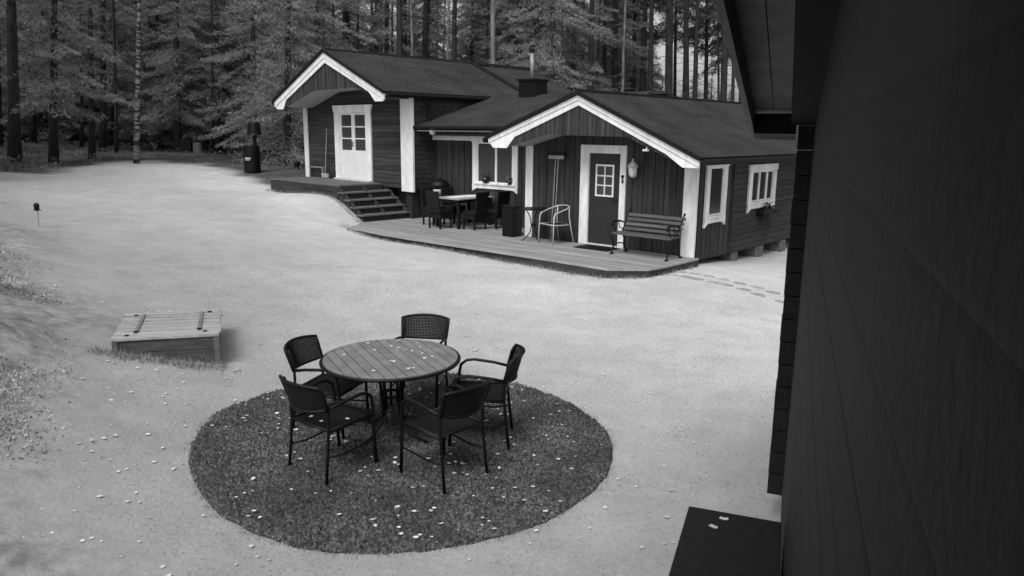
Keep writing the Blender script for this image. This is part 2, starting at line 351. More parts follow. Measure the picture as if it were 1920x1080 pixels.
# rough grass and weeds: left bank, along the deck, the stair, round the well cover, behind the lawn edge
def tufts(name, pts, hmin, hmax, per, m, label, seed, spread=.06, wid=.12, lean=.7):
    g = np.random.default_rng(seed); P0 = np.repeat(np.asarray(pts), per, 0); k = len(P0)
    X = P0[:,0]+g.normal(0, spread, k); Y = P0[:,1]+g.normal(0, spread, k); P1 = np.stack([X, Y, ground_near(X, Y)-.01], -1)
    V, F = scatter_tris(P1, g.uniform(hmin, hmax, k), 1.0, seed+1, lean=lean, wid=wid)
    return tag(link(name, npmesh(name, V, F, m)), label, 'grass', kind='stuff')
g = np.random.default_rng(21); k = 16000
X = np.concatenate([g.uniform(-13, -2.5, k), g.uniform(-6.5, -2.5, 9000)]); Y = np.concatenate([g.uniform(1.5, 17, k), g.uniform(2.3, 9.5, 9000)])
keep = inpoly(X, Y, BANK) & (vnoise(X, Y, 1.3, 31) > .30) & (g.random(len(X)) < np.clip(segdist(X, Y, BANK[2:])/.8, .06, 1)) ; pb = np.stack([X[keep], Y[keep]], -1)
tufts('bank_weeds', pb, .025, .085, 10, M['weed'], 'rough grass and low weeds on the bank left of the lawn', 41, .16, .14, 1.3)
Pb = np.repeat(pb, 9, 0) + g.normal(0, .14, (len(pb)*9, 2)); Pz = ground_near(Pb[:,0], Pb[:,1]) + .02 + .16*np.clip(vnoise(Pb[:,0], Pb[:,1], 1.6, 33)-.3, 0, 1)*g.random(len(Pb))
PL = np.stack([Pb[:,0], Pb[:,1], Pz], -1); dd = g.normal(0, 1, PL.shape)+np.array([[0,0,.6]]); dd /= np.linalg.norm(dd, axis=1)[:,None]; ee = np.cross(dd, g.normal(0,1,PL.shape)); ee /= np.linalg.norm(ee, axis=1)[:,None]; q_ = g.uniform(.008,.021,len(PL))[:,None]
V = np.stack([PL-dd*q_, PL+ee*q_*.55, PL+dd*q_, PL-ee*q_*.55], 1).reshape(-1,3)
tag(link('bank_herbs', npmesh('bank_herbs', V, np.arange(len(V)).reshape(-1,4), M['weed'])), 'low leafy herbs covering the bank left of the lawn', 'herbs', kind='stuff')
def along(pts, step, jit, g):
    out = []
    for (x1,y1),(x2,y2) in zip(pts[:-1], pts[1:]):
        L_ = math.hypot(x2-x1, y2-y1)
        for i in range(int(L_/step)): t_ = (i+g.random())/max(1, int(L_/step)); out.append((x1+(x2-x1)*t_+g.normal(0,jit), y1+(y2-y1)*t_+g.normal(0,jit)))
    return out
ef = along([WA(-8.5,-2.0)[:2], WA(-8.0,-2.24)[:2], WA(-.44,-2.36)[:2], WA(.12,-1.85)[:2], WA(.22,-.3)[:2]], .05, .06, g)
ef += along([WL(-5.3,-1.62)[:2], WL(-1.3,-1.62)[:2], WL(.15,-1.68)[:2]], .05, .06, g)
ef += along([(-4.3,7.5),(-3.1,7.80)], .012, .05, g)
tufts('uncut_grass_fringe', ef, .03, .10, 12, M['fringe'], 'uncut grass fringe along the deck and the wooden well cover', 43, .05, .14, .7)

# ------------------------------------------------------------------ generic building pieces
def vplanks(par, x0, x1, zb, zt, y, th, wd=.15, holes=(), m='paint', name='plank', ax='y', gap=.011, flip=1):
    """upright boards one by one; zb, zt are functions of x; ax 'y': wall faces -y; ax 'x': boards run along y and the wall faces +x"""
    x = x0; i = 0
    while x < x1-.02:
        xe = min(x+wd*(1+R.uniform(-.08,.08)), x1); proud = th if i % 2 == 0 else th*.55; proud += R.uniform(0,.003)
        a, c = x+gap/2, xe-gap/2; xm = (a+c)/2
        spans = [(zb, zt)]
        for hx0, hx1, hz0, hz1 in holes:
            if xm > hx0 and xm < hx1:
                spans = [(zb, (lambda q, z=hz0: z)), ((lambda q, z=hz1: z), zt)]
        for b0, t0 in spans:
            pa = [(a, b0(a)), (c, b0(c)), (c, t0(c)), (a, t0(a))]
            if t0(xm)-b0(xm) < .03: continue
            mb = MB()
            if ax == 'y': mb.prism(pa, y-proud, y+.004, 'y')
            else: mb.prism(pa, y-.004, y+proud, 'x')
            mb.build(name, M[m], par)
        x = xe; i += 1
def hlogs(par, x0, x1, z0, z1, y, th, ht=.16, holes=(), m='logpaint', name='log', ax='y', ragged=0.0):
    """horizontal round-faced logs one by one"""
    z = z0
    while z < z1-.03:
        ze = min(z+ht, z1); segs = [(x0+R.uniform(-ragged,ragged), x1+R.uniform(-ragged,ragged))]
        for hx0, hx1, hz0, hz1 in holes:
            if ze > hz0+.02 and z < hz1-.02:
                s2 = []
                for a, c in segs:
                    if hx0 > a and hx1 < c: s2 += [(a, hx0), (hx1, c)]
                    elif hx0 <= a < hx1: s2 += [(hx1, c)]
                    elif hx0 < c <= hx1: s2 += [(a, hx0)]
                    else: s2 += [(a, c)]
                segs = s2
        h_ = ze-z; t_ = th+R.uniform(-.003,.004); prof = [(0,.003),(t_*.86,.005),(t_,h_*.22),(t_,h_*.8),(t_*.90,h_-.002),(0,h_-.001)]
        for a, c in segs:
            if c-a < .03: continue
            mb = MB()
            if ax == 'y': mb.prism([(y-p, z+q) for p, q in prof], a, c, 'x')
            else: mb.prism([(y+p, z+q) for p, q in prof], a, c, 'y')
            mb.build(name, M[m], par)
        z = ze
def remap(s, perm):
    s.v = [perm(*p) for p in s.v]; return s
def window(par, ax, c0, c1, z0, z1, y, mull=(), rails=(), cw=.12, inner=None, apron=True, pane='glass', flare=.05):
    """casing, sill, panes and glazing bars. c: coordinate along the wall; y: wall face; facing -y (ax y) or +x (ax x)"""
    sgn_ = -1 if ax == 'y' else 1
    def P(mb, name, mt, p=None, bevel=.004):
        if ax == 'x': mb.v = [(q[1], q[0], q[2]) for q in mb.v]; mb.f = [tuple(reversed(f)) for f in mb.f]
        return mb.build(name, M[mt], p or root, bevel=bevel)
    def D(a, b_): return (min(y+sgn_*a, y+sgn_*b_), max(y+sgn_*a, y+sgn_*b_))
    ya, yb = D(0, .045)
    mb = MB(); mb.box(c0, c0+cw, ya, yb, z0, z1); mb.box(c1-cw, c1, ya, yb, z0, z1); mb.box(c0-.03, c1+.03, *D(0,.055), z1, z1+cw*.9)
    if apron:
        mb.prism([(c0-.0, z0-.10), (c0+cw*.9, z0-.02), ((c0+c1)/2, z0-.015), (c1-cw*.9, z0-.02), (c1, z0-.10), (c1, z0+.09), (c0, z0+.09)], D(0,.05)[0], D(0,.05)[1], 'y')
    else: mb.box(c0+cw, c1-cw, ya, yb, z0, z0+cw*.6)
    root = bpy.data.objects.new('window', None); COL.objects.link(root); root.parent = par
    P(mb, 'casing', 'white')
    P(MB().box(c0+cw*.5, c1-cw*.5, *D(0,.085), z0+.09, z0+.125), 'sill', 'white')
    i0, i1, zz0, zz1 = c0+cw, c1-cw, z0+.125, z1
    fr = MB(); fw = .04
    fr.box(i0, i0+fw, *D(0,.03), zz0, zz1); fr.box(i1-fw, i1, *D(0,.03), zz0, zz1); fr.box(i0+fw, i1-fw, *D(0,.03), zz1-fw, zz1); fr.box(i0+fw, i1-fw, *D(0,.03), zz0, zz0+fw)
    P(fr, 'sash', 'white')
    for q in mull: P(MB().box(q-.035, q+.035, *D(.0,.034), zz0+fw, zz1-fw), 'mullion', 'white')
    for q in rails: P(MB().box(i0+fw, i1-fw, *D(.0,.026), q-.015, q+.015), 'glazing_bar', 'white')
    edges = [i0+fw]+[q for q in mull]+[i1-fw]
    for a, c in zip(edges[:-1], edges[1:]):
        P(MB().box(a+(.036 if a != i0+fw else 0), c-(.036 if c != i1-fw else 0), *D(.001,.008), zz0+fw, zz1-fw), 'pane', pane, bevel=0)
    return root
def roof_slab(par, ax, az, ex, ez, y0, y1, th=.07, name='roof_slope', m='roof', ns=1):
    """one slope from ridge (ax, az) to eave (ex, ez), running from y0 to y1"""
    d = Vector((ex-ax, ez-az)); L_ = d.length; d.normalize(); nrm = Vector((-d.y, d.x)); nrm = nrm if nrm.y > 0 else -nrm
    pts = [(ax, az), (ex, ez), (ex-nrm.x*th, ez-nrm.y*th), (ax, az-th/abs(nrm.y) if abs(nrm.y) > 0 else az)]
    o = MB().prism(pts, y0, y1, 'y').build(name, M[m], par)
    return o, d, nrm, L_
def felt_strips(par, ax, az, ex, ez, y0, y1, d, nrm, L_, w_=1.0):
    """overlapping widths of roofing felt, laid along the ridge"""
    k_ = max(2, round(L_/w_))
    for i in range(k_):
        t0, t1 = L_*i/k_, L_*(i+1)/k_+.02
        h0, h1 = .004+.0005*i, .009
        a = (ax+d.x*t0+nrm.x*h0, az+d.y*t0+nrm.y*h0); c = (ax+d.x*t1+nrm.x*h1, az+d.y*t1+nrm.y*h1)
        e = (ax+d.x*t1+nrm.x*.001, az+d.y*t1+nrm.y*.001); f_ = (ax+d.x*t0+nrm.x*.001, az+d.y*t0+nrm.y*.001)
        MB().prism([a, c, e, f_], y0+.01, y1-.01, 'y').build('roofing_strip', M['roof'], par)

# ------------------------------------------------------------------ right wing of the cabin (A) with the low link (M)
cabA = thing('cabin', 'dark board cabin with white bargeboards and a dark front door, on the wooden deck', 'cabin', AF[:3], AF[3])
def PA(name):  # sub group part
    o = bpy.data.objects.new(name, None); COL.objects.link(o); o.parent = cabA; return o
AWX = -4.26; apx, apz = -2.255, 3.149; eRx, eRz = .50, 1.93; eLx, eLz = -4.76, 2.24
def zroofA(x, drop=.1): return (apz + (x-apx)*(eRz-apz)/(eRx-apx) if x > apx else apz + (x-apx)*(eLz-apz)/(eLx-apx)) - drop
# solid core of the house
core = MB().prism([(AWX+.02,-.1),(-.02,-.1),(-.02,zroofA(-.02,.12)),(apx,apz-.14),(AWX+.02,zroofA(AWX,.12))], .0, 9.9, 'y').build('wall', M['core'], cabA)
DX0, DX1, DZ = -2.72, -1.57, 2.12
vplanks(core, AWX, 0, lambda x: -.02, lambda x: zroofA(x, .13), 0, .026, .125, [(DX0+.05, DX1-.05, -.1, DZ-.02)])
# corner posts
MB().box(-.235, .028, -.05, -.0245, -.13, 1.84).box(.0285,.05,-.05,.02,-.13,1.84).build('corner_board', M['white'], cabA, bevel=.004)
MB().box(AWX-.01, AWX+.20, -.05, -.0245, .0, 2.07).build('corner_board', M['white'], cabA, bevel=.004)
# front door
cas = MB().box(DX0, DX0+.20, -.06, 0, .0, DZ).box(DX1-.14, DX1, -.06, 0, .0, DZ-.0).box(DX0+.2, DX1-.14, -.06, 0, DZ-.17, DZ)
dr = bpy.data.objects.new('door', None); COL.objects.link(dr); dr.parent = cabA
cas.build('door_casing', M['white'], dr, bevel=.004)
dlx0, dlx1 = DX0+.23, DX1-.14
MB().box(DX0+.2, DX0+.23, -.05, 0, 0, DZ-.17).build('door_jamb', M['whiteold'], dr)
MB().box(dlx0, dlx1, -.022, .0, .035, DZ-.17).build('door_leaf', M['door'], dr, bevel=.003)
MB().box(dlx0, dlx1, -.10, -.0, .0, .034).build('threshold', M['whiteold'], dr)
gx0, gx1, gz0_, gz1_ = -2.33, -1.87, 1.05, 1.72
fr = MB(); fw = .035
for a, c in ((gx0, gx0+fw), (gx1-fw, gx1)): fr.box(a, c, -.04, -.0225, gz0_, gz1_)
for a in (gz0_, gz1_-fw): fr.box(gx0+fw, gx1-fw, -.04, -.0225, a, a+fw)
fr.build('glazing_frame', M['white'], dr)
xm = (gx0+gx1)/2; MB().box(xm-.014, xm+.014, -.036, -.0225, gz0_+fw, gz1_-fw).build('glazing_bar', M['white'], dr)
for q in (1, 2):
    zq = gz0_+fw+(gz1_-gz0_-2*fw)*q/3
    MB().box(gx0+fw, xm-.0145, -.035, -.0225, zq-.013, zq+.013).box(xm+.0145, gx1-fw, -.035, -.0225, zq-.013, zq+.013).build('glazing_bar', M['white'], dr)
for ci in range(2):
    for ri in range(3):
        xa = gx0+fw if ci == 0 else xm+.014; xb = xm-.014 if ci == 0 else gx1-fw
        za = gz0_+fw+(gz1_-gz0_-2*fw)*ri/3; zb_ = gz0_+fw+(gz1_-gz0_-2*fw)*(ri+1)/3
        MB().box(xa, xb, -.026, -.0225, za+.012*(ri>0), zb_-.012*(ri<2)).build('pane', M['blind'], dr)
MB().tube([(dlx1-.06,-.022,1.0),(dlx1-.06,-.07,1.0),(dlx1-.17,-.07,1.0)], .011, 6).build('handle', M['black'], dr)
mk = MB().lathe([(.035,0),(.035,.012)], 12); mk.v = [(v[0]-1.635, -.0605-v[2], v[1]+1.49) for v in mk.v]
mk2 = MB().prism([(-1.66,1.36),(-1.61,1.36),(-1.615,1.40),(-1.625,1.47),(-1.645,1.47),(-1.655,1.40)], -.0725, -.0605, 'y')
mk.add(mk2.v, mk2.f).build('keyhole_plaque', M['black'], dr)
# infill gable boards, soffit
def zinA(x):
    L_ = [(-4.17,2.06),(-3.10,2.33),(-1.10,2.31),(-.05,1.88)]
    return float(np.interp(x, [p[0] for p in L_], [p[1] for p in L_]))
gab = MB().prism([(-4.17,2.07),(-3.10,2.34),(-1.10,2.32),(-.05,1.89),(0,1.98),(apx,2.99),(-4.26,2.28)], -.775, -.74, 'y').build('gable_panel', M['core'], cabA)
vplanks(gab, -4.2, .02, lambda x: zinA(x)-.012, lambda x: zroofA(x,.16), -.775, .022, .105)
MB().prism([(-4.19,2.055),(-3.10,2.335),(-1.10,2.315),(-.03,1.885),(-.03,1.90),(-1.10,2.335),(-3.10,2.355),(-4.19,2.075)], -.765, -.026, 'y').build('porch_soffit', M['soffit'], cabA)
# bargeboards: two tiers each side with flared foot
def barge(par, ax_, az_, ex, ez, foot, y, drop, sx):
    """upper tier strip and lower tier strip with the flared end"""
    up = [(ax_, az_), (ex, ez), (ex-sx*.02, ez-drop*.52), (ax_, az_-drop*.5)]
    MB().prism(up, y-.045, y, 'y').build('bargeboard', M['white'], par, bevel=.004)
    lo = [(ax_, az_-drop*.47), (ex-sx*.02, ez-drop*.5)] + foot + [(ax_, az_-drop)]
    MB().prism(lo, y-.022, y+.002, 'y').build('bargeboard', M['white'], par, bevel=.003)
BY_ = -.80
barge(cabA, apx, apz-.03, eRx-.01, eRz-.03, [(.45,1.765),(.13,1.765),(-.23,2.0)], BY_, .215, 1)
barge(cabA, apx-.0005, apz-.03, eLx+.05, eLz-.0, [(-4.57,2.02),(-4.17,2.02),(-3.95,2.26)], BY_, .215, -1)
# roof
rs, d_, n_, L_ = roof_slab(cabA, apx, apz+.03, eRx, eRz+.03, -.87, 10.0); felt_strips(rs, apx, apz+.03, eRx, eRz+.03, -.87, 10.0, d_, n_, L_)
rs2, d_, n_, L_ = roof_slab(cabA, apx, apz+.03, eLx, eLz+.03, -.87, 10.0); felt_strips(rs2, apx, apz+.03, eLx, eLz+.03, -.87, 10.0, d_, n_, L_)
MB().tube([(apx,-.88,apz+.03),(apx,10.0,apz+.03)], .05, 6).build('ridge_cap', M['roofedge'], cabA)
for (ex, ez, q) in ((eRx, eRz, 1), (eLx, eLz, -1)):
    MB().prism([(apx, apz+.045), (ex+q*.01, ez+.045), (ex+q*.01, ez-.035), (apx, apz-.035)], -.895, -.872, 'y').build('roof_edge', M['roofedge'], cabA)
    MB().tube([(ex+q*.05,-.86,ez-.06),(ex+q*.05,9.9,ez-.06)], .055, 8).build('gutter', M['roofedge'], cabA)
MB().box(.02, .46, -.78, 9.9, 1.84, 1.86).build('eave_soffit', M['soffit'], cabA)
MB().box(.44, .462, -.78, 9.9, 1.862, 1.93).build('eave_board', M['whiteold'], cabA)
# right side: board-clad part with tall window, then log part
vplanks(core, .105, 1.55, lambda x: -.10, lambda x: 1.84, 0, .024, .10, [(.36,1.17,.62,1.80)], ax='x')
window(cabA, 'x', .32, 1.22, .64, 1.74, .024, cw=.15)
hlogs(core, 1.56, 9.9, -.10, 1.84, 0, .05, .12, [(2.36,3.54,.84,1.62)], ax='x')
window(cabA, 'x', 2.24, 3.66, .80, 1.60, .05, mull=(2.76, 3.16), cw=.15)
for yy, sx_, h_ in ((1.75,.30,.30),(3.0,.36,.34),(4.35,.34,.36),(6.0,.4,.4),(8.0,.4,.4)):
    st = MB().box(-.25,.04,yy,yy+sx_,-.55,-.105)
    st.v = [(x+R.uniform(-.02,.02), y+R.uniform(-.03,.03), z if z > -.2 else z) for x,y,z in st.v]
    st.build('foundation_stone', M['stone'], cabA, bevel=.03)

# needles, cones and moss crumbs lying on the roof felt
def debris(par, ax_, az_, ex, ez, y0, y1, k_, seed):
    g_ = np.random.default_rng(seed); t_ = g_.random(k_)**.8; yy = g_.uniform(y0, y1, k_); keep_ = vnoise(t_*6, yy, 1.2, seed) > g_.uniform(.2, .8, k_); t_, yy = t_[keep_], yy[keep_]; k_ = len(t_)
    P_ = np.stack([ax_+(ex-ax_)*t_, yy, az_+(ez-az_)*t_+.016], -1); a_ = g_.random(k_)*6.28; sl = (ez-az_)/(ex-ax_); q_ = g_.uniform(.008, .035, k_)[:,None]
    d1 = np.stack([np.cos(a_), np.sin(a_), np.cos(a_)*sl], -1); d2 = np.stack([-np.sin(a_), np.cos(a_), -np.sin(a_)*sl], -1)*g_.uniform(.2,.8,(k_,1))
    V_ = np.stack([P_-d1*q_, P_+d2*q_, P_+d1*q_, P_-d2*q_], 1).reshape(-1, 3)
    tag(link('roof_debris', npmesh('roof_debris', V_, np.arange(len(V_)).reshape(-1,4), M['debris']), par), kind='stuff')
debris(cabA, apx, apz+.03, eRx, eRz+.03, -.8, 9.5, 5000, 91)

# link wing (M)
MW = bpy.data.objects.new('low_link_wing', None); COL.objects.link(MW); MW.parent = cabA
mcore = MB().box(-8.62, AWX+.02, 1.1, 5.3, -.1, 2.5).build('wall', M['core'], cabA)
vplanks(mcore, -8.60, AWX+.02, lambda x: -.02, lambda x: 2.32, 1.1, .026, .115, [(-6.95,-5.5,.95,2.10)])
wm = window(cabA, 'y', -7.02, -5.45, .93, 2.10, 1.076, mull=(-6.19,), cw=.16, pane='blind')
MB().box(-8.55, -4.9, 1.02, 1.072, 2.13, 2.25).build('eave_trim', M['white'], cabA, bevel=.003)
MB().box(-8.55, -4.5, .58, 1.07, 2.33, 2.35).build('eave_soffit', M['core'], cabA)
MB().box(-8.55, -4.5, .80, .83, 2.255, 2.325).build('eave_trim', M['paint'], cabA)
MB().box(-8.50, -4.55, .43, .45, 2.355, 2.385).build('eave_board', M['lantern'], cabA)
g_ = MB().tube([(-8.6,.37,2.455),(-4.55,.37,2.455)], .05, 8).build('gutter', M['roofedge'], cabA)
# roof slope of the link: faces the deck (slopes in y)
def mz(y): return 2.47 + (y-.42)*.33
for i in range(3):
    a, c = .42+2.75*i/3, .42+2.75*(i+1)/3
    MB().prism([(a, mz(a)+.006*(2-i)), (c+.03, mz(c)+.006*(2-i)+.006), (c+.03, mz(c)-.05), (a, mz(a)-.05)], -8.95, -3.0, 'x').build('roofing_strip', M['roof'], MW)
MB().prism([(3.17, mz(3.17)), (6.0, mz(3.17)-.9), (6.0, mz(3.17)-.97), (3.17, mz(3.17)-.07)], -8.95, -2.6, 'x').build('roof_slope', M['roof'], MW)
# chimney
ch = bpy.data.objects.new('chimney', None); COL.objects.link(ch); ch.parent = cabA
MB().box(-7.10,-6.52,2.95,3.5,2.9,3.74).build('chimney_stack', M['black'], ch, bevel=.01)
MB().box(-7.14,-6.48,2.91,3.54,3.74,3.79).build('chimney_cap', M['black'], ch)
MB().tube([(-6.82,3.2,3.79),(-6.84,3.2,4.50)], .058, 12).build('flue_pipe', M['steel'], ch, smooth=True)
MB().tube([(-6.84,3.2,4.50),(-6.84,3.2,4.60)], .075, 12).tube([(-6.84,3.2,4.66),(-6.84,3.2,4.70)], [.09,.03], 12).tube([(-6.90,3.2,4.58),(-6.90,3.2,4.67)], .01, 4).tube([(-6.78,3.2,4.58),(-6.78,3.2,4.67)], .01, 4).build('flue_cowl', M['black'], ch)

# ------------------------------------------------------------------ left wing (L), higher
cabL = thing('log_cabin', 'dark log cabin with white glazed door and white corner boards above the wooden stair', 'cabin', LF[:3], LF[3])
LW = -5.49; lax, laz = -2.66, 3.62; lRx, lRz = .165, 2.42; lLx, lLz = -5.66, 2.30
def zroofL(x, drop=.1): return (laz + (x-lax)*(lRz-laz)/(lRx-lax) if x > lax else laz + (x-lax)*(lLz-laz)/(lLx-lax)) - drop
lcore = MB().prism([(LW+.02,-.1),(-.02,-.1),(-.02,zroofL(-.02,.12)),(lax,laz-.16),(LW+.02,zroofL(LW,.12))], .0, 7.3, 'y').build('wall', M['core'], cabL)
ldx0, ldx1, ldz = -3.75, -1.86, 2.16
hlogs(lcore, LW+.02, -.02, -.10, 2.2, 0, .045, .115, [(ldx0+.05, ldx1-.05, -.2, ldz-.02)])
hlogs(lcore, LW+.25, -.25, 2.2, 2.65, 0, .045, .15)
hlogs(lcore, .02, 7.3, -.10, 2.35, 0, .045, .13, ax='x')
MB().box(-.46, .046, -.085, -.047, -.17, 2.32).box(.047,.07,-.085,-.02,-.17,2.32).build('corner_board', M['white'], cabL, bevel=.005)
MB().box(LW-.06, LW+.17, -.085, -.047, -.02, 2.2).build('corner_board', M['white'], cabL, bevel=.005)
ld = bpy.data.objects.new('door', None); COL.objects.link(ld); ld.parent = cabL
cw = .25
MB().box(ldx0,ldx0+cw,-.09,-.0,-.02,ldz-.2).box(ldx1-cw,ldx1,-.09,-.0,-.02,ldz-.2).prism([(ldx0-.07,ldz+.02),(ldx0,ldz-.2),(ldx1,ldz-.2),(ldx1+.07,ldz+.02)],-.10,0,'y').build('door_casing', M['white'], ld, bevel=.005)
lx0, lx1 = ldx0+cw, ldx1-cw
mid = (lx0+lx1)/2; zg0, zg1 = .88, ldz-.26
for s_, (a, c) in enumerate(((lx0, mid-.004), (mid+.004, lx1))):
    lf = MB().box(a, c, -.05, 0, .03, zg0); st_ = .075
    lf.box(a, a+st_, -.05, 0, zg0, ldz-.2).box(c-st_, c, -.05, 0, zg0, ldz-.2).box(a+st_, c-st_, -.05, 0, zg1, ldz-.2)
    lf.build('door_leaf', M['whitedoor'], ld, bevel=.004)
    for q in (1, 2):
        zq = zg0+(zg1-zg0)*q/3; MB().box(a+st_, c-st_, -.045, -.01, zq-.017, zq+.017).build('glazing_bar', M['white'], ld)
    for q in range(3): MB().box(a+st_, c-st_, -.022, -.01, zg0+(zg1-zg0)*q/3+.017*(q>0), zg0+(zg1-zg0)*(q+1)/3-.017*(q<2)).build('pane', M['blind'], ld)
MB().box(mid-.05, mid+.01, -.065, -.0505, .98, 1.14).build('handle', M['steel'], ld)
MB().box(ldx0, ldx1, -.16, -.09, -.0, .045).build('threshold', M['whiteold'], ld)
def zinL(x):
    P_ = [(-5.0,2.14),(-3.42,2.57),(-1.3,2.60),(-.1,2.28)]
    return float(np.interp(x, [p[0] for p in P_], [p[1] for p in P_]))
lg = MB().prism([(-5.02,2.15),(-3.42,2.58),(-1.3,2.61),(-.08,2.29),(-.02,2.36),(lax,laz-.18),(-5.2,2.35)], -.94, -.905, 'y').build('gable_panel', M['core'], cabL)
vplanks(lg, -5.05, -.02, lambda x: zinL(x)-.015, lambda x: zroofL(x,.18), -.94, .022, .10)
MB().prism([(-5.06,2.13),(-3.42,2.57),(-1.3,2.60),(-.06,2.28),(-.06,2.30),(-1.3,2.62),(-3.42,2.59),(-5.06,2.15)], -.93, -.048, 'y').build('porch_soffit', M['soffit'], cabL)
barge(cabL, lax, laz-.04, lRx-.02, lRz-.03, [(.05,2.20),(-.30,2.20),(-.57,2.45)], -.98, .29, 1)
barge(cabL, lax-.0005, laz-.04, lLx+.06, lLz-.02, [(-5.45,2.06),(-5.10,2.06),(-4.90,2.33)], -.98, .29, -1)
for k_, (ya, yb, dz) in enumerate(((-1.05, 4.45, 0), (4.47, 7.5, -.05))):
    for (ex, ez) in ((lRx, lRz), (lLx, lLz)):
        o_, d_, n_, L_ = roof_slab(cabL, lax, laz+.03+dz, ex, ez+.03+dz, ya, yb); felt_strips(o_, lax, laz+.03+dz, ex, ez+.03+dz, ya, yb, d_, n_, L_)
for (ex, ez, q) in ((lRx, lRz, 1), (lLx, lLz, -1)):
    MB().prism([(lax, laz+.045), (ex+q*.01, ez+.045), (ex+q*.01, ez-.04), (lax, laz-.04)], -1.075, -1.052, 'y').build('roof_edge', M['roofedge'], cabL)
    MB().tube([(ex+q*.05,-1.0,ez-.05),(ex+q*.05,7.4,ez-.05)], .055, 8).build('gutter', M['roofedge'], cabL)
MB().prism([(lax, laz+.08), (lRx, lRz+.08), (lRx, lRz+.045), (lax, laz+.045)], 4.36, 4.62, 'y').build('roof_flashing', M['roofedge'], cabL)
for i in range(31):
    y_ = -1.0+i*.275
    MB().prism([(lax-.09, laz-.0), (lax, laz+.075), (lax+.09, laz-.0), (lax, laz+.03)], y_, y_+.24, 'y').build('ridge_tile', M['roofedge'], cabL)
MB().box(.0, .15, -.9, 7.3, 2.34, 2.36).build('eave_soffit', M['soffit'], cabL)
MB().tube([(.2,.25,2.36),(.16,.40,2.2),(.12,.48,2.05),(.12,.50,1.42)], .055, 8).build('downpipe', M['roofedge'], cabL)
MB().box(LW+.1, -.1, .3, 7.2, -1.6, -.1).build('crawl_space_shade', M['core'], cabL)  # dark block standing in for the shade beneath the floor
for xx in (-5.3, -3.6, -.35): MB().box(xx, xx+.25, .0, .25, -1.2, -.1).build('foundation_pillar', M['core'], cabL)

debris(cabL, lax, laz+.03, lRx, lRz+.03, -.95, 4.3, 4000, 92)

# platform and stair
plat = thing('landing', 'weathered grey wooden landing in front of the white glazed door', 'landing', LF[:3], LF[3])
x = -5.15; i = 0
px0, px1, py0, py1 = -5.15, -1.35, -1.52, -.10
ny_ = 10
for i in range(ny_):
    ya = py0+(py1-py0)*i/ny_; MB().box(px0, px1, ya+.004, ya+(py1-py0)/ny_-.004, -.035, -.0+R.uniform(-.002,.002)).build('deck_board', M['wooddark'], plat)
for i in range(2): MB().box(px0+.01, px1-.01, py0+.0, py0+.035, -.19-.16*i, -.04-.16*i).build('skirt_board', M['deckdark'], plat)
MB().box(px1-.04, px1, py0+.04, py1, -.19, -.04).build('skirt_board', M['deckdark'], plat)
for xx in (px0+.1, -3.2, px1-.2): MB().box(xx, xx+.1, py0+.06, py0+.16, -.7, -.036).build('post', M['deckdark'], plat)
stair = thing('stair', 'five-step weathered wooden stair from the landing down to the deck', 'stair', LF[:3], LF[3])
for i in range(1, 5):
    xr = -1.35+.28*i; z = -.18*i
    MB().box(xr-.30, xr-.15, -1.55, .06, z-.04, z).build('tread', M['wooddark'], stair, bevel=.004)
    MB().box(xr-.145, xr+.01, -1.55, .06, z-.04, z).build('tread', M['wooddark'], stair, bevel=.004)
    MB().box(xr-.05, xr-.025, -1.53, .04, z-.165, z-.042).build('gap_shade_board', M['core'], stair)  # dark board standing in for shade in the open gap under the tread
for y_ in (-1.5, -.75, -.0):
    MB().prism([(-1.5,-.05),(-1.35,-.05),(-.25,-.76),(-.25,-.9),(-.6,-.9),(-1.5,-.35)], y_, y_+.04, 'y').build('stringer', M['deckdark'], stair)

# ------------------------------------------------------------------ deck
deck = thing('deck', 'low weathered wooden deck in front of the dark board cabin', 'deck', AF[:3], AF[3])
poly = [(-9.6,1.1),(-9.6,-.9),(-8.55,-1.75),(-8.2,-2.05),(-.42,-2.26),(.09,-1.77),(.15,-1.3),(.16,-.04),(.0,-.04)]
def xr_at(y):
    P_ = [(-2.26,-.42),(-1.77,.09),(-1.3,.15),(-.06,.16)]; return float(np.interp(y, [p[0] for p in P_], [p[1] for p in P_])) if y < -.06 else -4.27
def xl_at(y):
    P_ = [(-2.26,-6.5),(-2.05,-8.2),(-1.75,-8.55),(-.9,-9.6),(2,-9.6)]; return float(np.interp(y, [p[0] for p in P_], [p[1] for p in P_]))
y = -2.26; bw_ = .125
while y < 1.08:
    ye = min(y+bw_, 1.085)
    if y < -.06 < ye: ye = -.062
    z_ = R.uniform(-.002,.002); a0, a1 = xl_at(y), xl_at(ye); b0, b1 = xr_at(y+.001), xr_at(ye-.001)
    # two or three lengths per row
    cuts = sorted(R.sample([-6.6,-5.4,-4.2,-3.0,-1.8], 2)); cuts = [c for c in cuts if c < min(b0,b1)-.6]
    xs_ = [(a0,a1)]+[(c,c) for c in cuts]+[(b0,b1)]
    for (p0,p1),(q0,q1) in zip(xs_[:-1], xs_[1:]):
        MB().prism([(p0+.002,y+.003),(q0-.002,y+.003),(q1-.002,ye-.003),(p1+.002,ye-.003)], -.03, z_, 'z').build('deck_board', M['deck'], deck)
    y = ye+.0001 if ye > -.07 and y < -.06 else ye
    if abs(y+.062) < .001: y = -.058
edge = [(-9.55,-.92),(-8.52,-1.77),(-8.18,-2.07),(-.42,-2.28),(.11,-1.78),(.17,-1.3),(.18,-.06)]
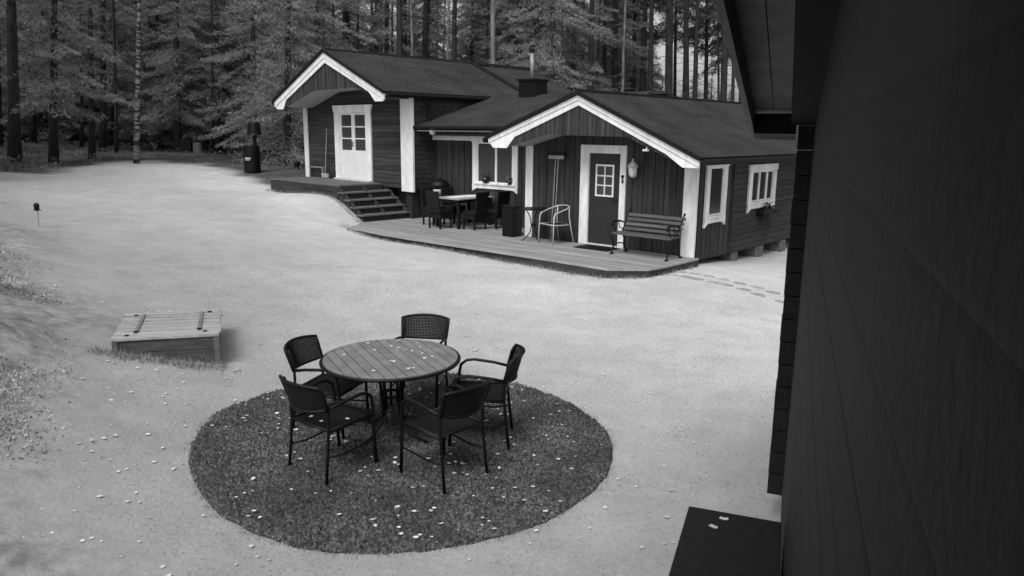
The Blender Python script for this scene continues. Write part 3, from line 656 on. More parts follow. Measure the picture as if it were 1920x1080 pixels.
for (x1,y1),(x2,y2) in zip(edge[:-1], edge[1:]):
    L_ = math.hypot(x2-x1, y2-y1); a_ = math.atan2(y2-y1, x2-x1); mb = MB().box(0.001, L_-.004, -.008, .022, -.030, .004)
    mb.v = [(x1+p[0]*math.cos(a_)-p[1]*math.sin(a_), y1+p[0]*math.sin(a_)+p[1]*math.cos(a_), p[2]) for p in mb.v]; mb.build('edge_board', M['wood'], deck)
    L_ = math.hypot(x2-x1, y2-y1); a_ = math.atan2(y2-y1, x2-x1); mb = MB().box(0, L_-.003, .0, .024, -.30, -.034)
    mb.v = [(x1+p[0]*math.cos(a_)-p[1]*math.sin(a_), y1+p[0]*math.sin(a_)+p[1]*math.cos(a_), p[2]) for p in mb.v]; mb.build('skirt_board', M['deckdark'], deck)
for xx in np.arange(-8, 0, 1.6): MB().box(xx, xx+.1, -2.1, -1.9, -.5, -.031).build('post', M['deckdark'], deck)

# ------------------------------------------------------------------ things on the deck
def A_thing(name, label, cat, x, y, z=0, rz=0, group=None): return thing(name, label, cat, WA(x, y, z), AF[3]+rz, group)
# door mat
t = A_thing('door_mat', 'dark door mat lying at the front door of the board cabin', 'door mat', -1.98, -.42, .004)
MB().box(-.42,.42,-.25,.25,0,.018).build('mat_base', M['black'], t, bevel=.006)
for i in range(9): MB().box(-.38,.38,-.22+i*.05,-.195+i*.05,.019,.026).build('mat_rib', M['rattan'], t)
# slatted park bench with cast iron ends
t = A_thing('park_bench', 'slatted bench with black cast iron ends beside the front door', 'bench', -.70, -.53, .0)
for i, (y_, z_) in enumerate([(-.27,.405),(-.19,.42),(-.105,.425),(-.02,.42),(.06,.41)]):
    MB().box(-.66,.66,y_-.032,y_+.032,z_,z_+.022).build('seat_slat', M['bench'], t, bevel=.004)
for i in range(4):
    z_ = .49+i*.088; y_ = .13+i*.05
    mb = MB().box(-.66,.66,-.011,.011,-.032,.032); c_, s_ = math.cos(.5), math.sin(.5)
    mb.v = [(p[0], y_+p[1]*c_+p[2]*s_, z_+p[2]*c_-p[1]*s_) for p in mb.v]; mb.build('back_slat', M['bench'], t, bevel=.004)
for x_ in (-.64, .60):
    mb = MB().tube([(x_,-.30,.0),(x_,-.27,.05),(x_,-.22,.16),(x_,-.27,.28),(x_,-.30,.38),(x_,-.24,.40),(x_,.08,.395),(x_,.11,.46),(x_,.30,.80),(x_,.34,.85)], [.026,.018,.02,.017,.02,.018,.018,.02,.017,.024], 8)
    mb.tube([(x_,.26,.0),(x_,.22,.05),(x_,.15,.17),(x_,.16,.28),(x_,.08,.39)], [.026,.018,.017,.017,.018], 8)
    mb.tube([(x_,-.22,.16),(x_,-.1,.20),(x_,.02,.20),(x_,.15,.17)], .012, 6)
    mb.tube([(x_,.15,.60),(x_,.0,.645),(x_,-.18,.655),(x_,-.29,.64),(x_,-.325,.60),(x_,-.30,.565),(x_,-.27,.58)], [.015,.018,.022,.022,.017,.013,.01], 8)
    mb.tube([(x_,-.24,.62),(x_,-.22,.53),(x_,-.16,.47),(x_,-.2,.41)], .013, 6).tube([(x_,-.06,.63),(x_,-.04,.52),(x_,.04,.5),(x_,.1,.44)], .010, 6)
    mb.tube([(x_,-.34,.0),(x_,-.24,.012)], .026, 6).tube([(x_,.2,.012),(x_,.31,.0)], .026, 6)
    mb.build('bench_end', M['black'], t, smooth=True)
# aluminium armchair
t = A_thing('aluminium_armchair', 'silver tube armchair standing on the deck left of the front door', 'armchair', -3.07, -.42, 0, math.radians(-12))
w2 = .25
MB().tube([(-w2,-.28,0),(-w2+.005,-.27,.35),(-w2+.01,-.255,.60),(-w2+.015,-.22,.66),(-w2+.01,-.05,.715),(-.235,.12,.76),(-.17,.23,.80),(0,.27,.815),(.17,.23,.80),(.235,.12,.76),(w2-.01,-.05,.715),(w2-.015,-.22,.66),(w2-.01,-.255,.60),(w2-.005,-.27,.35),(w2,-.28,0)], .0135, 8).build('arm_frame', M['alu'], t, smooth=True)
for s_ in (-1, 1): MB().tube([(s_*.25,.31,0),(s_*.225,.22,.40),(s_*.2,.20,.60),(s_*.19,.21,.79)], .0125, 8).build('leg', M['alu'], t, smooth=True)
MB().tube([(-.24,-.25,.42),(.24,-.25,.42),(.235,.0,.41),(.215,.22,.41),(-.215,.22,.41),(-.235,0,.41),(-.24,-.25,.42)], .012, 8).build('seat_frame', M['alu'], t, smooth=True)
MB().box(-.225,.225,-.24,.21,.405,.42).build('seat', M['rattan'], t)
mb = MB()
for i in range(9):
    a0 = -1.2+2.4*i/9; a1 = -1.2+2.4*(i+.92)/9
    for z0_, z1_ in ((.50,.57),(.60,.67),(.70,.77)):
        mb.add([(.235*math.sin(a0), .02+.24*math.cos(a0), z0_),(.235*math.sin(a1), .02+.24*math.cos(a1), z0_),(.235*math.sin(a1), .02+.24*math.cos(a1), z1_),(.235*math.sin(a0), .02+.24*math.cos(a0), z1_)], [(0,1,2,3)])
# bistro table
t = A_thing('bistro_table', 'small round black bistro table with curved legs on the deck', 'table', -3.62, -.52)
MB().lathe([(.29,.70),(.30,.705),(.30,.725),(.29,.73)], 24).build('table_top', M['black'], t)
for i in range(3):
    a = math.radians(100+120*i); c_, s_ = math.cos(a), math.sin(a)
    MB().tube([(r_*c_, r_*s_, z_) for r_, z_ in ((.26,.0),(.17,.06),(.07,.2),(.045,.36),(.08,.55),(.17,.70))], .011, 6).build('leg', M['black'], t, smooth=True)
MB().lathe([(.05,.33),(.055,.36),(.05,.39)], 12).build('leg_ring', M['black'], t)
# black cabinet behind it
t = A_thing('black_bin', 'narrow black lidded bin against the wall behind the round bistro table', 'bin', -4.46, -.28)
MB().prism([(-.16,0),(.16,0),(.17,.66),(-.17,.66)], -.17, .17, 'y').build('bin_body', M['black'], t, bevel=.015)
MB().box(-.18,.18,-.18,.18,.665,.72).build('lid', M['black'], t, bevel=.015)
# snow scraper leaning
t = A_thing('snow_scraper', 'snow scraper leaning blade-up on the wall left of the front door', 'snow scraper', -3.31, -.12)
MB().box(-.23,.23,-.02,.02,1.88,1.95).build('blade', M['black'], t); MB().box(-.215,.205,-.035,-.0215,1.80,1.875).build('blade_edge', M['steel'], t)
for x_, zb_ in ((-.035,.0),(.04,.02)): MB().tube([(x_,-.12,zb_),(x_,.0,1.80)], .013, 6).build('handle', M['steel'], t)
# wall lantern
t = A_thing('wall_lantern', 'pale carriage lantern on the wall right of the front door', 'lamp', -1.34, -.03, 1.50)
MB().lathe([(.045,.0),(.075,.05),(.10,.20),(.10,.21)], 8, 0, -.13).build('lamp_glass', M['whiteold'], t)
MB().lathe([(.125,.205),(.07,.28),(.03,.31),(.012,.37)], 8, 0, -.13).build('lamp_roof', M['lantern'], t)
MB().tube([(0,0,.05),(0,-.05,.0),(0,-.13,-.02)], .012, 6).box(-.03,.03,-.012,.0,.0,.14).build('bracket', M['lantern'], t)
for i in range(6):
    a = i*math.pi/3; MB().tube([(.047*math.cos(a),-.13+.047*math.sin(a),.0),(.102*math.cos(a),-.13+.102*math.sin(a),.205)], .006, 4).build('lamp_rib', M['lantern'], t)
t = A_thing('motion_sensor', 'small pale motion sensor under the right bargeboard', 'sensor', -.62, -.88, 2.06)
MB().box(-.05,.05,-.04,.04,-.02,.02).tube([(0,.0,.0),(0,.04,.05)], .012, 6).build('sensor_head', M['whiteold'], t, bevel=.01)
t = A_thing('globe_lamp', 'round white globe lamp under the gutter corner of the link', 'lamp', -7.95, .50, 2.36)
MB().lathe([(.02,-.10),(.07,-.075),(.095,0),(.07,.075),(.03,.095)], 16).build('globe', M['whiteold'], t, smooth=True); MB().tube([(0,0,.10),(0,.12,.14)], .02, 6).build('bracket', M['black'], t)
# long table with runner and dark wicker chairs
t = A_thing('dining_table', 'long grey outdoor dining table with a pale runner in front of the link window', 'table', -6.60, .28)
for i in range(6): MB().box(-.45+.15*i+.003,-.30+.15*i-.003,-.63,.67,.715,.74).build('table_board', M['wood'], t, bevel=.003)
MB().box(-.40,.40,-.58,.62,.64,.712).build('apron', M['rattan'], t)
for a in (-.38,.38):
    for c in (-.55,.58): MB().box(a-.035,a+.035,c-.035,c+.035,0,.64).build('leg', M['rattan'], t)
rn = A_thing('table_runner', 'pale cloth runner lying along the outdoor dining table', 'table runner', -6.62, .30, .742)
MB().box(-.17,.17,-.45,.6,0,.006).build('cloth', M['white_cloth'], rn)
def wicker(label, x, y, rz):
    t = A_thing('wicker_chair', label, 'chair', x, y, 0, rz, 'dark wicker chairs round the dining table')
    MB().box(-.22,.22,-.22,.20,.36,.46).build('seat', M['rattan'], t, bevel=.02)
    MB().prism([(.17,.40),(.23,.40),(.29,.93),(.25,.93)], -.22, .22, 'x').build('backrest', M['rattan'], t, bevel=.015)
    MB().box(-.205,.205,-.205,.185,.26,.358).build('seat_skirt', M['rattan'], t)
    for a in (-.19,.19):
        for c in (-.19,.18): MB().box(a-.018,a+.018,c-.018,c+.018,0,.26).build('leg', M['rattan'], t)
    return t
wicker('dark wicker chair at the front end of the dining table, nearest the stair', -6.68, -.46, math.pi)
wicker('dark wicker chair in the middle of the right side of the dining table', -5.93, .0, -math.pi/2)
wicker('dark wicker chair at the right rear of the dining table, below the link window', -5.72, .55, -math.pi/2)
wicker('dark wicker chair on the far left side of the dining table by the wall', -7.22, .55, math.pi/2)
wicker('dark wicker chair on the left side of the dining table, near the steps', -7.30, -.10, math.pi/2)
# kettle barbecue
t = A_thing('kettle_barbecue', 'black kettle barbecue with domed lid near the link wall', 'barbecue', -7.85, .62)
MB().lathe([(.05,.62),(.17,.66),(.27,.76),(.29,.86)], 20).build('bowl', M['lantern'], t, smooth=True)
MB().lathe([(.295,.87),(.27,1.0),(.17,1.09),(.05,1.12)], 20).build('lid', M['black'], t, smooth=True)
MB().tube([(-.05,0,1.12),(-.05,0,1.16),(.05,0,1.16),(.05,0,1.12)], .01, 6).build('handle', M['black'], t)
for i in range(3):
    a = 1+i*2.1; MB().tube([(.1*math.cos(a),.1*math.sin(a),.66),(.27*math.cos(a),.27*math.sin(a),0)], .012, 6).build('leg', M['black'], t)
# lantern and plant on the link window sill
t = A_thing('glass_lantern', 'round dark glass jar with two handles on the link window sill', 'jar', -6.50, .99, 1.056)
MB().lathe([(.04,0),(.085,.03),(.105,.09),(.08,.15),(.05,.17)], 14).build('jar_body', M['glass'], t, smooth=True)
for s_ in (-1,1): MB().tube([(s_*.05,0,.17),(s_*.09,0,.20),(s_*.11,0,.26)], .012, 6).build('handle', M['black'], t)
def leafy(mb, cx, cy, cz, r, k, sz, g):
    for _ in range(k):
        a = g.random()*6.28; u = g.uniform(-1,1); q = r*(g.random()**.5); s_ = math.sqrt(1-u*u)
        p = Vector((cx+q*s_*math.cos(a), cy+q*s_*math.sin(a), cz+q*u*.8)); d = Vector((g.normal(),g.normal(),g.normal())).normalized(); e = d.orthogonal().normalized()
        z_ = sz*g.uniform(.6,1.3); mb.add([p-d*z_*.5, p+e*z_*.3, p+d*z_*.5, p-e*z_*.3], [(0,1,2,3)])
t = A_thing('potted_plant', 'small leafy potted plant at the right end of the link window sill', 'potted plant', -5.68, 1.0, 1.056)
MB().lathe([(.035,0),(.05,.08)], 10).build('pot', M['black'], t); mb = MB(); leafy(mb, 0, 0, .15, .12, 60, .06, NR); mb.build('foliage', M['shrub'], t)
t = A_thing('hanging_flower_box', 'dark flower box with trailing plant under the three-pane window', 'flower box', .15, 3.1, .60)
MB().box(-.09,.09,-.35,.35,.0,.13).build('box', M['black'], t, bevel=.01); mb = MB()
leafy(mb, .0, .0, .16, .17, 90, .07, NR); leafy(mb, .05, -.1, .0, .22, 140, .06, NR); leafy(mb, .08, -.05, -.2, .14, 60, .05, NR); leafy(mb, .02, .3, .1, .14, 60, .06, NR); mb.build('foliage', mat('dark_trailing_leaves', .03, .8, .3, 8), t)
# broom by the glazed door
t = thing('broom', 'broom leaning on the log wall left of the white glazed door', 'broom', WL(-4.15,-.22,.0), LF[3])
MB().tube([(0,0,.16),(-.04,.15,1.52)], .014, 6).build('handle', M['steel'], t); MB().box(-.17,.17,-.03,.03,.02,.15).build('brush', M['lantern'], t, bevel=.01)
t = thing('shelf_board', 'thin pale board leaning low against the log wall by the broom', 'board', WL(-4.7,-.13,.0), LF[3])
MB().box(-.55,.35,-.02,.0,.30,.335).box(-.5,-.45,-.02,.0,0,.30).box(.25,.3,-.02,.0,0,.30).build('board', M['steel'], t)

# ------------------------------------------------------------------ round garden table on the bed
TX, TY, TZ = -1.0576, 6.3352, -1.954
GT = -2.668
tab = thing('garden_table', 'round slatted garden table with black rim in the middle of the stone bed', 'table', (TX, TY, GT), math.atan2(-.85,.438))
th_ = TZ-GT; Rt = .60
# slats run along local x
ns = 13; sw = 2*(Rt-.012)/ns
for i in range(ns):
    y0, y1 = -(Rt-.012)+i*sw+.0055, -(Rt-.012)+(i+1)*sw-.0055; rr_ = Rt-.014
    def hx(y_): return math.sqrt(max(rr_*rr_-y_*y_, 0))
    k_ = 5; ysx = [y0+(y1-y0)*j/(k_-1) for j in range(k_)]
    pts = [(-hx(q), q) for q in reversed(ysx)] + [(hx(q), q) for q in ysx]
    pts = [p for p in pts]
    MB().prism(pts[::-1] if False else pts, th_-.022, th_, 'z').build('table_slat', M['tabletop'], tab)
rim = [(Rt*math.cos(a), Rt*math.sin(a), th_-.018) for a in np.linspace(0, 2*math.pi, 65)]
MB().tube(rim, .014, 8, cap=False).build('rim', M['black'], tab, smooth=True)
MB().box(-.50,.50,-.02,.02,th_-.045,th_-.023).box(-.02,.02,-.50,-.021,th_-.045,th_-.023).box(-.02,.02,.021,.50,th_-.045,th_-.023).build('under_frame', M['black'], tab)
for i in range(4):
    a = math.radians(45+90*i)-math.atan2(-.85,.438)+.25; c_, s_ = math.cos(a), math.sin(a)
    for o_ in (-.022, .022):
        P_ = [(.17,th_-.03),(.14,th_-.12),(.105,th_-.30),(.10,.26),(.11,.15),(.22,.06),(.40,.015)]
        MB().tube([(r_*c_-o_*s_, r_*s_+o_*c_, z_) for r_, z_ in P_[:4 if o_ > 0 else 7]], .0125, 8).build('leg', M['black'], tab, smooth=True)
MB().tube([(.10*math.cos(a), .10*math.sin(a), th_-.34) for a in np.linspace(0, 2*math.pi, 25)], .014, 6).build('leg_collar', M['black'], tab)

def make_chair():
    t = thing('garden_chair', 'x', 'chair', (0,0,0), 0, 'black mesh armchairs round the garden table')
    # local: faces +x, back at -x
    hw = .222
    for s_ in (-1, 1):
        y = s_*hw
        MB().tube([(-.27,y*1.03,0),(-.245,y,.22),(-.225,y,.43),(-.225,y,.60),(-.262,y*.99,.74),(-.285,y*.97,.785)], .0125, 8).build('rear_leg', M['black'], t, smooth=True)
        MB().tube([(.245,y*1.02,0),(.225,y*1.03,.30),(.215,y*1.05,.52),(.20,y*1.06,.595),(.15,y*1.07,.635),(.08,y*1.08,.645),(-.10,y*1.05,.625),(-.225,y,.60)], .0135, 8).build('front_leg', M['black'], t, smooth=True)
        MB().tube([(-.23,y,.415),(.218,y,.425)], .012, 8).build('side_rail', M['black'], t, smooth=True)
    # seat: sagging mesh with rim
    mb = MB(); nx_, ny2 = 9, 9
    for i in range(nx_):
        for j in range(ny2):
            u, v_ = i/(nx_-1), j/(ny2-1); mb.v.append((-.225+.455*u, -hw+2*hw*v_, .430-.022*math.sin(math.pi*u)*math.sin(math.pi*v_)))
    for i in range(nx_-1):
        for j in range(ny2-1): a = i*ny2+j; mb.f.append((a, a+ny2, a+ny2+1, a+1))
    o = mb.build('seat', M['mesh'], t, smooth=True); so = o.modifiers.new('t', 'SOLIDIFY'); so.thickness = .008
    MB().tube([(-.225,-hw,.430),(.235,-hw,.432),(.238,hw,.432),(-.225,hw,.430),(-.225,-hw,.430)], .0125, 8).build('seat_rim', M['black'], t, smooth=True)
    MB().tube([(-.245,-hw,.22),(-.10,-hw,.20),(.225,-hw*1.03,.22)], .008, 6).build('stretcher', M['black'], t, smooth=True)
    MB().tube([(-.24,hw,.22),(-.10,hw,.20),(.225,hw*1.03,.22)], .008, 6).build('stretcher', M['black'], t, smooth=True)
    # backrest: curved mesh panel, wrapping slightly forward
    mb = MB(); na_, nz_ = 13, 6; rim_ = []
    def bp_(u, q):   # u -1..1, q 0..1
        wv = .228+.015*q; return (-.230-.085*(1-u*u)-.065*q, wv*u, .600+.190*q+.010*(1-u*u)*(q-.2)*2-.02*(1-u*u)*(1-q))
    def strip(pts_, wv_):   # thin woven strand along pts_, width vector wv_
        o_ = len(mb.v)
        for p_, w_ in zip(pts_, wv_): mb.v.append(tuple(Vector(p_)-w_)); mb.v.append(tuple(Vector(p_)+w_))
        for i_ in range(len(pts_)-1): q0 = o_+2*i_; mb.f.append((q0, q0+2, q0+3, q0+1))
    for j in range(15):
        q = (j+.5)/15; strip([bp_(-1+2*i/12, q) for i in range(13)], [Vector((-.001, 0, .0058))]*13)
    for i in range(31):
        u = -1+2*(i+.5)/31; strip([tuple(Vector(bp_(u, q/4))+Vector((.003,0,0))) for q in range(5)], [Vector((.0026*u, .0054, 0))]*5)
    o = mb.build('backrest', M['mesh'], t); so = o.modifiers.new('t', 'SOLIDIFY'); so.thickness = .002; so.offset = 0
    lp = [bp_(-1+2*i/12, 0) for i in range(13)] + [bp_(1, q) for q in (.2,.4,.6,.8)] + [bp_(1-2*i/12, 1) for i in range(13)] + [bp_(-1, q) for q in (.8,.6,.4,.2,0)]
    MB().tube(lp, .0135, 8).build('backrest_rim', M['black'], t, smooth=True)
    return t
chair0 = make_chair()
CH = [((-1.577,5.45),(.60,.80),'black mesh garden chair at the front left of the table, leaves on its seat'),
      ((-.345,5.39),(-.735,.678),'black mesh garden chair at the front right, back to the viewer, empty seat'),
      ((-.01,6.27),(-1,.06),'black mesh garden chair on the right side of the round table, facing left'),
      ((-1.86,6.50),(.95,-.31),'black mesh garden chair on the left side of the round table, partly behind another'),
      ((-.885,7.42),(-.12,-1),'black mesh garden chair behind the round table, facing the viewer')]
chairs = []
for i, (bk_, hd, lb) in enumerate(CH):
    h = math.hypot(*hd); hx_, hy_ = hd[0]/h, hd[1]/h; p = (bk_[0]+hx_*.26, bk_[1]+hy_*.26)
    loc = (p[0], p[1], GT-.004); rz = math.atan2(hy_, hx_)
    if i == 0: chair0.location = loc; chair0.rotation_euler = (0,0,rz); chair0['label'] = lb; chairs.append(chair0)
    else: chairs.append(dup(chair0, loc, rz, lb))

# ------------------------------------------------------------------ wooden well cover
wz = -2.19
fl, frr, br_, bl_ = (-4.21,7.60), (-3.17,7.87), (-3.60,9.04), (-4.63,8.76)
well = thing('well_cover', 'weathered plank well cover on a low wooden box in the lawn', 'well cover', (-3.8, 8.3, 0), 0)
def wl(a, c): return (a-(-3.8), c-8.3)
def lerp(p, q, t_): return (p[0]+(q[0]-p[0])*t_, p[1]+(q[1]-p[1])*t_)
nb = 8
for i in range(nb):
    t0, t1 = (i+.07+R.uniform(0,.06))/nb, (i+.93-R.uniform(0,.07))/nb
    e0, e1 = R.uniform(-.015,.01), R.uniform(-.01,.015)
    q = [lerp(lerp(fl,bl_,t0), lerp(frr,br_,t0), e0), lerp(lerp(fl,bl_,t0), lerp(frr,br_,t0), 1+e1), lerp(lerp(fl,bl_,t1), lerp(frr,br_,t1), 1+e1), lerp(lerp(fl,bl_,t1), lerp(frr,br_,t1), e0)]
    MB().prism([wl(*p) for p in q], wz-.028, wz+R.uniform(-.003,.003), 'z').build('plank', M['wood'], well, bevel=.003)
def wboard(p, q, z0, z1, mt, nm, off=0.0, th=.03):
    dx, dy = q[0]-p[0], q[1]-p[1]; L_ = math.hypot(dx, dy); nx_, ny_ = dy/L_, -dx/L_
    pts = [wl(p[0]-nx_*off, p[1]-ny_*off), wl(q[0]-nx_*off, q[1]-ny_*off), wl(q[0]-nx_*(off+th), q[1]-ny_*(off+th)), wl(p[0]-nx_*(off+th), p[1]-ny_*(off+th))]
    MB().prism(pts, z0, z1, 'z').build(nm, M[mt], well, bevel=.003)
ifl, ifr, ibr, ibl = lerp(fl,br_,.03), lerp(frr,bl_,.03), lerp(br_,fl,.03), lerp(bl_,frr,.03)
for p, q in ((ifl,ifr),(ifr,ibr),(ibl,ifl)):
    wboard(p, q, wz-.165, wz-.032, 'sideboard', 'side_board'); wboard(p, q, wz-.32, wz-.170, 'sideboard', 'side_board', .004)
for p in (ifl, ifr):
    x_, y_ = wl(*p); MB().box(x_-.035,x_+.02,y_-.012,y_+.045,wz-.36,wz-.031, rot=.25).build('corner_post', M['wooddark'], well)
for t_ in (.20, .80):     # strap boards of the lid, with lifting holes
    a, c = lerp(lerp(fl,frr,t_), lerp(bl_,br_,t_), .22), lerp(lerp(fl,frr,t_), lerp(bl_,br_,t_), .88)
    mb = MB().prism([wl(a[0]-.018,a[1]-.005), wl(a[0]+.018,a[1]+.005), wl(c[0]+.018,c[1]+.005), wl(c[0]-.018,c[1]-.005)], wz+.004, wz+.012, 'z'); mb.build('strap', M['strap'], well)
    a2 = lerp(lerp(fl,frr,t_), lerp(bl_,br_,t_), .19); x_, y_ = wl(*a2)
    mb = MB().lathe([(.026,wz+.0125),(.026,wz+.0185)], 12, x_, y_); mb.build('bolt', M['black'], well)
for (u, v_) in ((.13,.10),(.86,.12),(.12,.86),(.88,.88)):
    a2 = lerp(lerp(fl,frr,u), lerp(bl_,br_,u), v_); x_, y_ = wl(*a2)
    mb = MB().lathe([(.024,wz+.004),(.024,wz+.010)], 12, x_, y_); mb.build('bolt', M['black'], well)

# ------------------------------------------------------------------ burn barrel, bucket, torch, crate
gb = gz(-9.07,26.4)
t = thing('burn_barrel', 'black steel barrel stove with hood and handle at the forest edge', 'barrel', (-9.07,26.4,gb), .2)
MB().lathe([(.27,0),(.28,.02),(.28,.30),(.29,.31),(.28,.32),(.28,.60),(.29,.61),(.28,.62),(.28,.90),(.26,.92)], 20).build('barrel_body', M['black'], t, smooth=False)
MB().tube([(-.18,-.27,.50),(-.18,-.33,.50),(.0,-.34,.50),(.0,-.28,.50)], .018, 6).tube([(-.18,-.27,.44),(-.18,-.33,.44),(-.02,-.34,.44)], .012, 6).build('handle', M['alu'], t)
MB().tube([(.12,.05,.92),(.12,.05,1.35)], .07, 10).build('flue', M['black'], t)
MB().lathe([(.26,1.28),(.24,1.32),(.20,1.66),(.14,1.72)], 14, .12, .05).build('hood', M['black'], t)
t = thing('bucket', 'small dark bucket on the forest floor left of the log cabin', 'bucket', (-8.15,28.6,gz(-8.15,28.6)+.02))
MB().lathe([(.10,0),(.13,.26),(.14,.27)], 12).build('bucket_body', M['black'], t); MB().tube([(-.13,0,.26),(-.09,0,.36),(.09,0,.36),(.13,0,.26)], .008, 5).build('handle', M['steel'], t)
t = thing('garden_torch', 'dark-headed garden torch on a thin stake at the left bank', 'garden torch', (-8.82,13.9,gz(-8.82,13.9)-.05))
tt = 13.9*(237-386)/1408*-1
MB().tube([(0,0,0),(.01,0,.36)], .008, 6).build('stake', M['steel'], t)
MB().lathe([(.02,.35),(.045,.37),(.05,.47),(.025,.50)], 8).build('torch_head', M['black'], t); MB().box(-.06,.08,-.01,.01,.36,.375).build('torch_arm', M['black'], t)
t = thing('compost_crate', 'dark slatted crate deep under the spruces', 'crate', (-14.9,34.5,gz(-14.9,34.5)), .3)
for i in range(4):
    z0 = .04+i*.15; MB().box(-.32,.32,-.32,-.29,z0,z0+.12).build('slat', M['core'], t); MB().box(-.32,.32,.29,.32,z0,z0+.12).build('slat', M['core'], t)
    MB().box(-.32,-.29,-.28,.28,z0,z0+.12).build('slat', M['core'], t); MB().box(.29,.32,-.28,.28,z0,z0+.12).build('slat', M['core'], t)
for a in (-.27,.27):
    for c in (-.27,.27): MB().box(a-.02,a+.02,c-.02,c+.02,0,.66).build('post', M['core'], t)
t = thing('log_section', 'pale sawn log section standing beside the dark crate', 'log', (-14.2,34.3,gz(-14.2,34.3)), 0)
MB().lathe([(.19,0),(.20,.05),(.19,.5),(.18,.52)], 14).build('log_body', M['barklight'], t); MB().lathe([(.165,.5205),(.165,.527)], 14).build('sawn_end', M['wood'], t)

# paving stones right of the cabin
pv = thing('stone_path', 'double row of small dark stones sunk in the lawn below the cabin corner', 'path', (3.6,13.3,0))
rows = [[(2.9,13.9),(3.6,13.35),(4.2,12.75),(4.8,12.0)], [(2.75,13.55),(3.3,13.1),(3.9,12.5),(4.55,11.6)]]
for row in rows:
    pts = []
    for (x1,y1),(x2,y2) in zip(row[:-1], row[1:]):
        for i in range(3): pts.append((x1+(x2-x1)*i/3+R.uniform(-.04,.04), y1+(y2-y1)*i/3+R.uniform(-.04,.04)))
    for (x_, y_) in pts:
        k_ = R.randint(5,7); a0 = R.random(); ps = [((.12+R.uniform(-.03,.03))*math.cos(a0+6.283*j/k_)*1.15, (.08+R.uniform(-.02,.02))*math.sin(a0+6.283*j/k_)) for j in range(k_)]
        zz = float(ground_near(np.array([x_]), np.array([y_]))[0]); ca, sa = math.cos(-.75), math.sin(-.75)
        MB().prism([(x_-3.6+p[0]*ca-p[1]*sa, y_-13.3+p[0]*sa+p[1]*ca) for p in ps], zz-.03, zz+.012, 'z').build('paving_stone', M['paver'], pv, bevel=.005)

# ------------------------------------------------------------------ house the camera is mounted on
HA = math.radians(20.33)
house = thing('log_house', 'near black log house wall filling the right edge, with log ends and eave', 'house', (0,0,0), -HA)
# local: x = to the right of the wall direction (q), y = along the wall (s)
hz0, ch_ = -2.47, .158
zc = hz0; i = 0
hw_ = MB().box(.17, 4.0, -1.2, 5.36, hz0, .80).build('wall', M['camwall'], house)
while zc < .95:
    q = .098
    t_ = R.uniform(-.0004,.0004); ze = zc+ch_
    prof = [(.19,zc),(q+.0015+t_,zc),(q+t_,zc+.012),(q+t_,ze-.012),(q+.0012+t_,ze-.0003),(.19,ze-.0003)]
    MB().prism([(p[0], p[1]) for p in prof], -1.2, 5.18, 'y').build('log', M['camwall'], hw_)
    qe = R.uniform(-.004,.004)
    MB().box(qe, .17 if zc >= -.40 else .13, 5.185, 5.37+R.uniform(-.01,.01), zc+.003, ze-.004).build('log_end', M['camend'], hw_, bevel=.006)
    zc = ze
MB().box(.15, 3.9, -1.2, 5.3, -2.9, hz0-.003).build('foundation', M['stone'], house)
def rz_(s_): return .005+(5.3-s_)*.168
bo = -.27
MB().prism([(5.34, rz_(5.34)), (-1.2, rz_(-1.2)), (-1.2, rz_(-1.2)+.16), (5.34, rz_(5.34)+.16)], bo-.028, bo, 'x').build('bargeboard', M['cambarge'], house)
for i in range(2):
    a = bo+.002+.115*i
    MB().prism([(5.34, rz_(5.34)+.125), (-1.2, rz_(-1.2)+.125), (-1.2, rz_(-1.2)+.145), (5.34, rz_(5.34)+.145)], a, a+.11, 'x').build('soffit_board', M['camsoffit'], house)
MB().prism([(5.18, rz_(5.18)+.03), (-1.2, rz_(-1.2)+.03), (-1.2, rz_(-1.2)+.124), (5.18, rz_(5.18)+.124)], -.045, .17, 'x').build('rake_beam', M['camend'], house)
MB().prism([(5.40, rz_(5.40)+.165), (-1.2, rz_(-1.2)+.165), (-1.2, rz_(-1.2)+.22), (5.40, rz_(5.40)+.22)], bo-.06, 4.0, 'x').build('roof_slope', M['roof'], house)
MB().box(bo+.001, -.012, 5.20, 5.23, -.0, .128).build('eave_end_board', M['camend'], house)
MB().box(bo+.001, -.012, 5.18, 5.24, -.035, -.003).build('eave_trim', M['cambarge'], house)
# unseen wall, ceiling and fascia added around the camera to darken the near wall
MB().box(-1.6, .17, -1.35, -1.21, -2.8, 1.0).build('added_shade_wall', M['camwall'], house)
MB().box(-.9, .17, -1.2, .55, .16, .20).build('added_shade_ceiling', M['camwall'], house)
MB().box(-.93, -.905, -1.2, .55, .02, .22).build('added_shade_fascia', M['cambarge'], house)
# storage box against the wall
sb = thing('storage_box', 'dark flat-topped wooden storage box against the near log wall, two leaves on top', 'storage box', (0,0,0), -HA)
sgz = gz(.9,3.0)-.02
MB().box(-.375, .082, 2.35, 3.70, -1.925, -1.90).build('lid', M['camend'], sb, bevel=.005)
for i in range(5): MB().box(-.35, -.33, 2.40, 3.66, -1.93-.16*(i+1)+.004, -1.93-.16*i-.004).build('side_board', M['camend'], sb)
for i in range(5): MB().box(-.33, .07, 3.64, 3.66, -1.93-.16*(i+1)+.004, -1.93-.16*i-.004).build('end_board', M['camend'], sb)
MB().box(-.325, .07, 2.42, 3.635, sgz, -1.93).build('box_body', M['core'], sb)

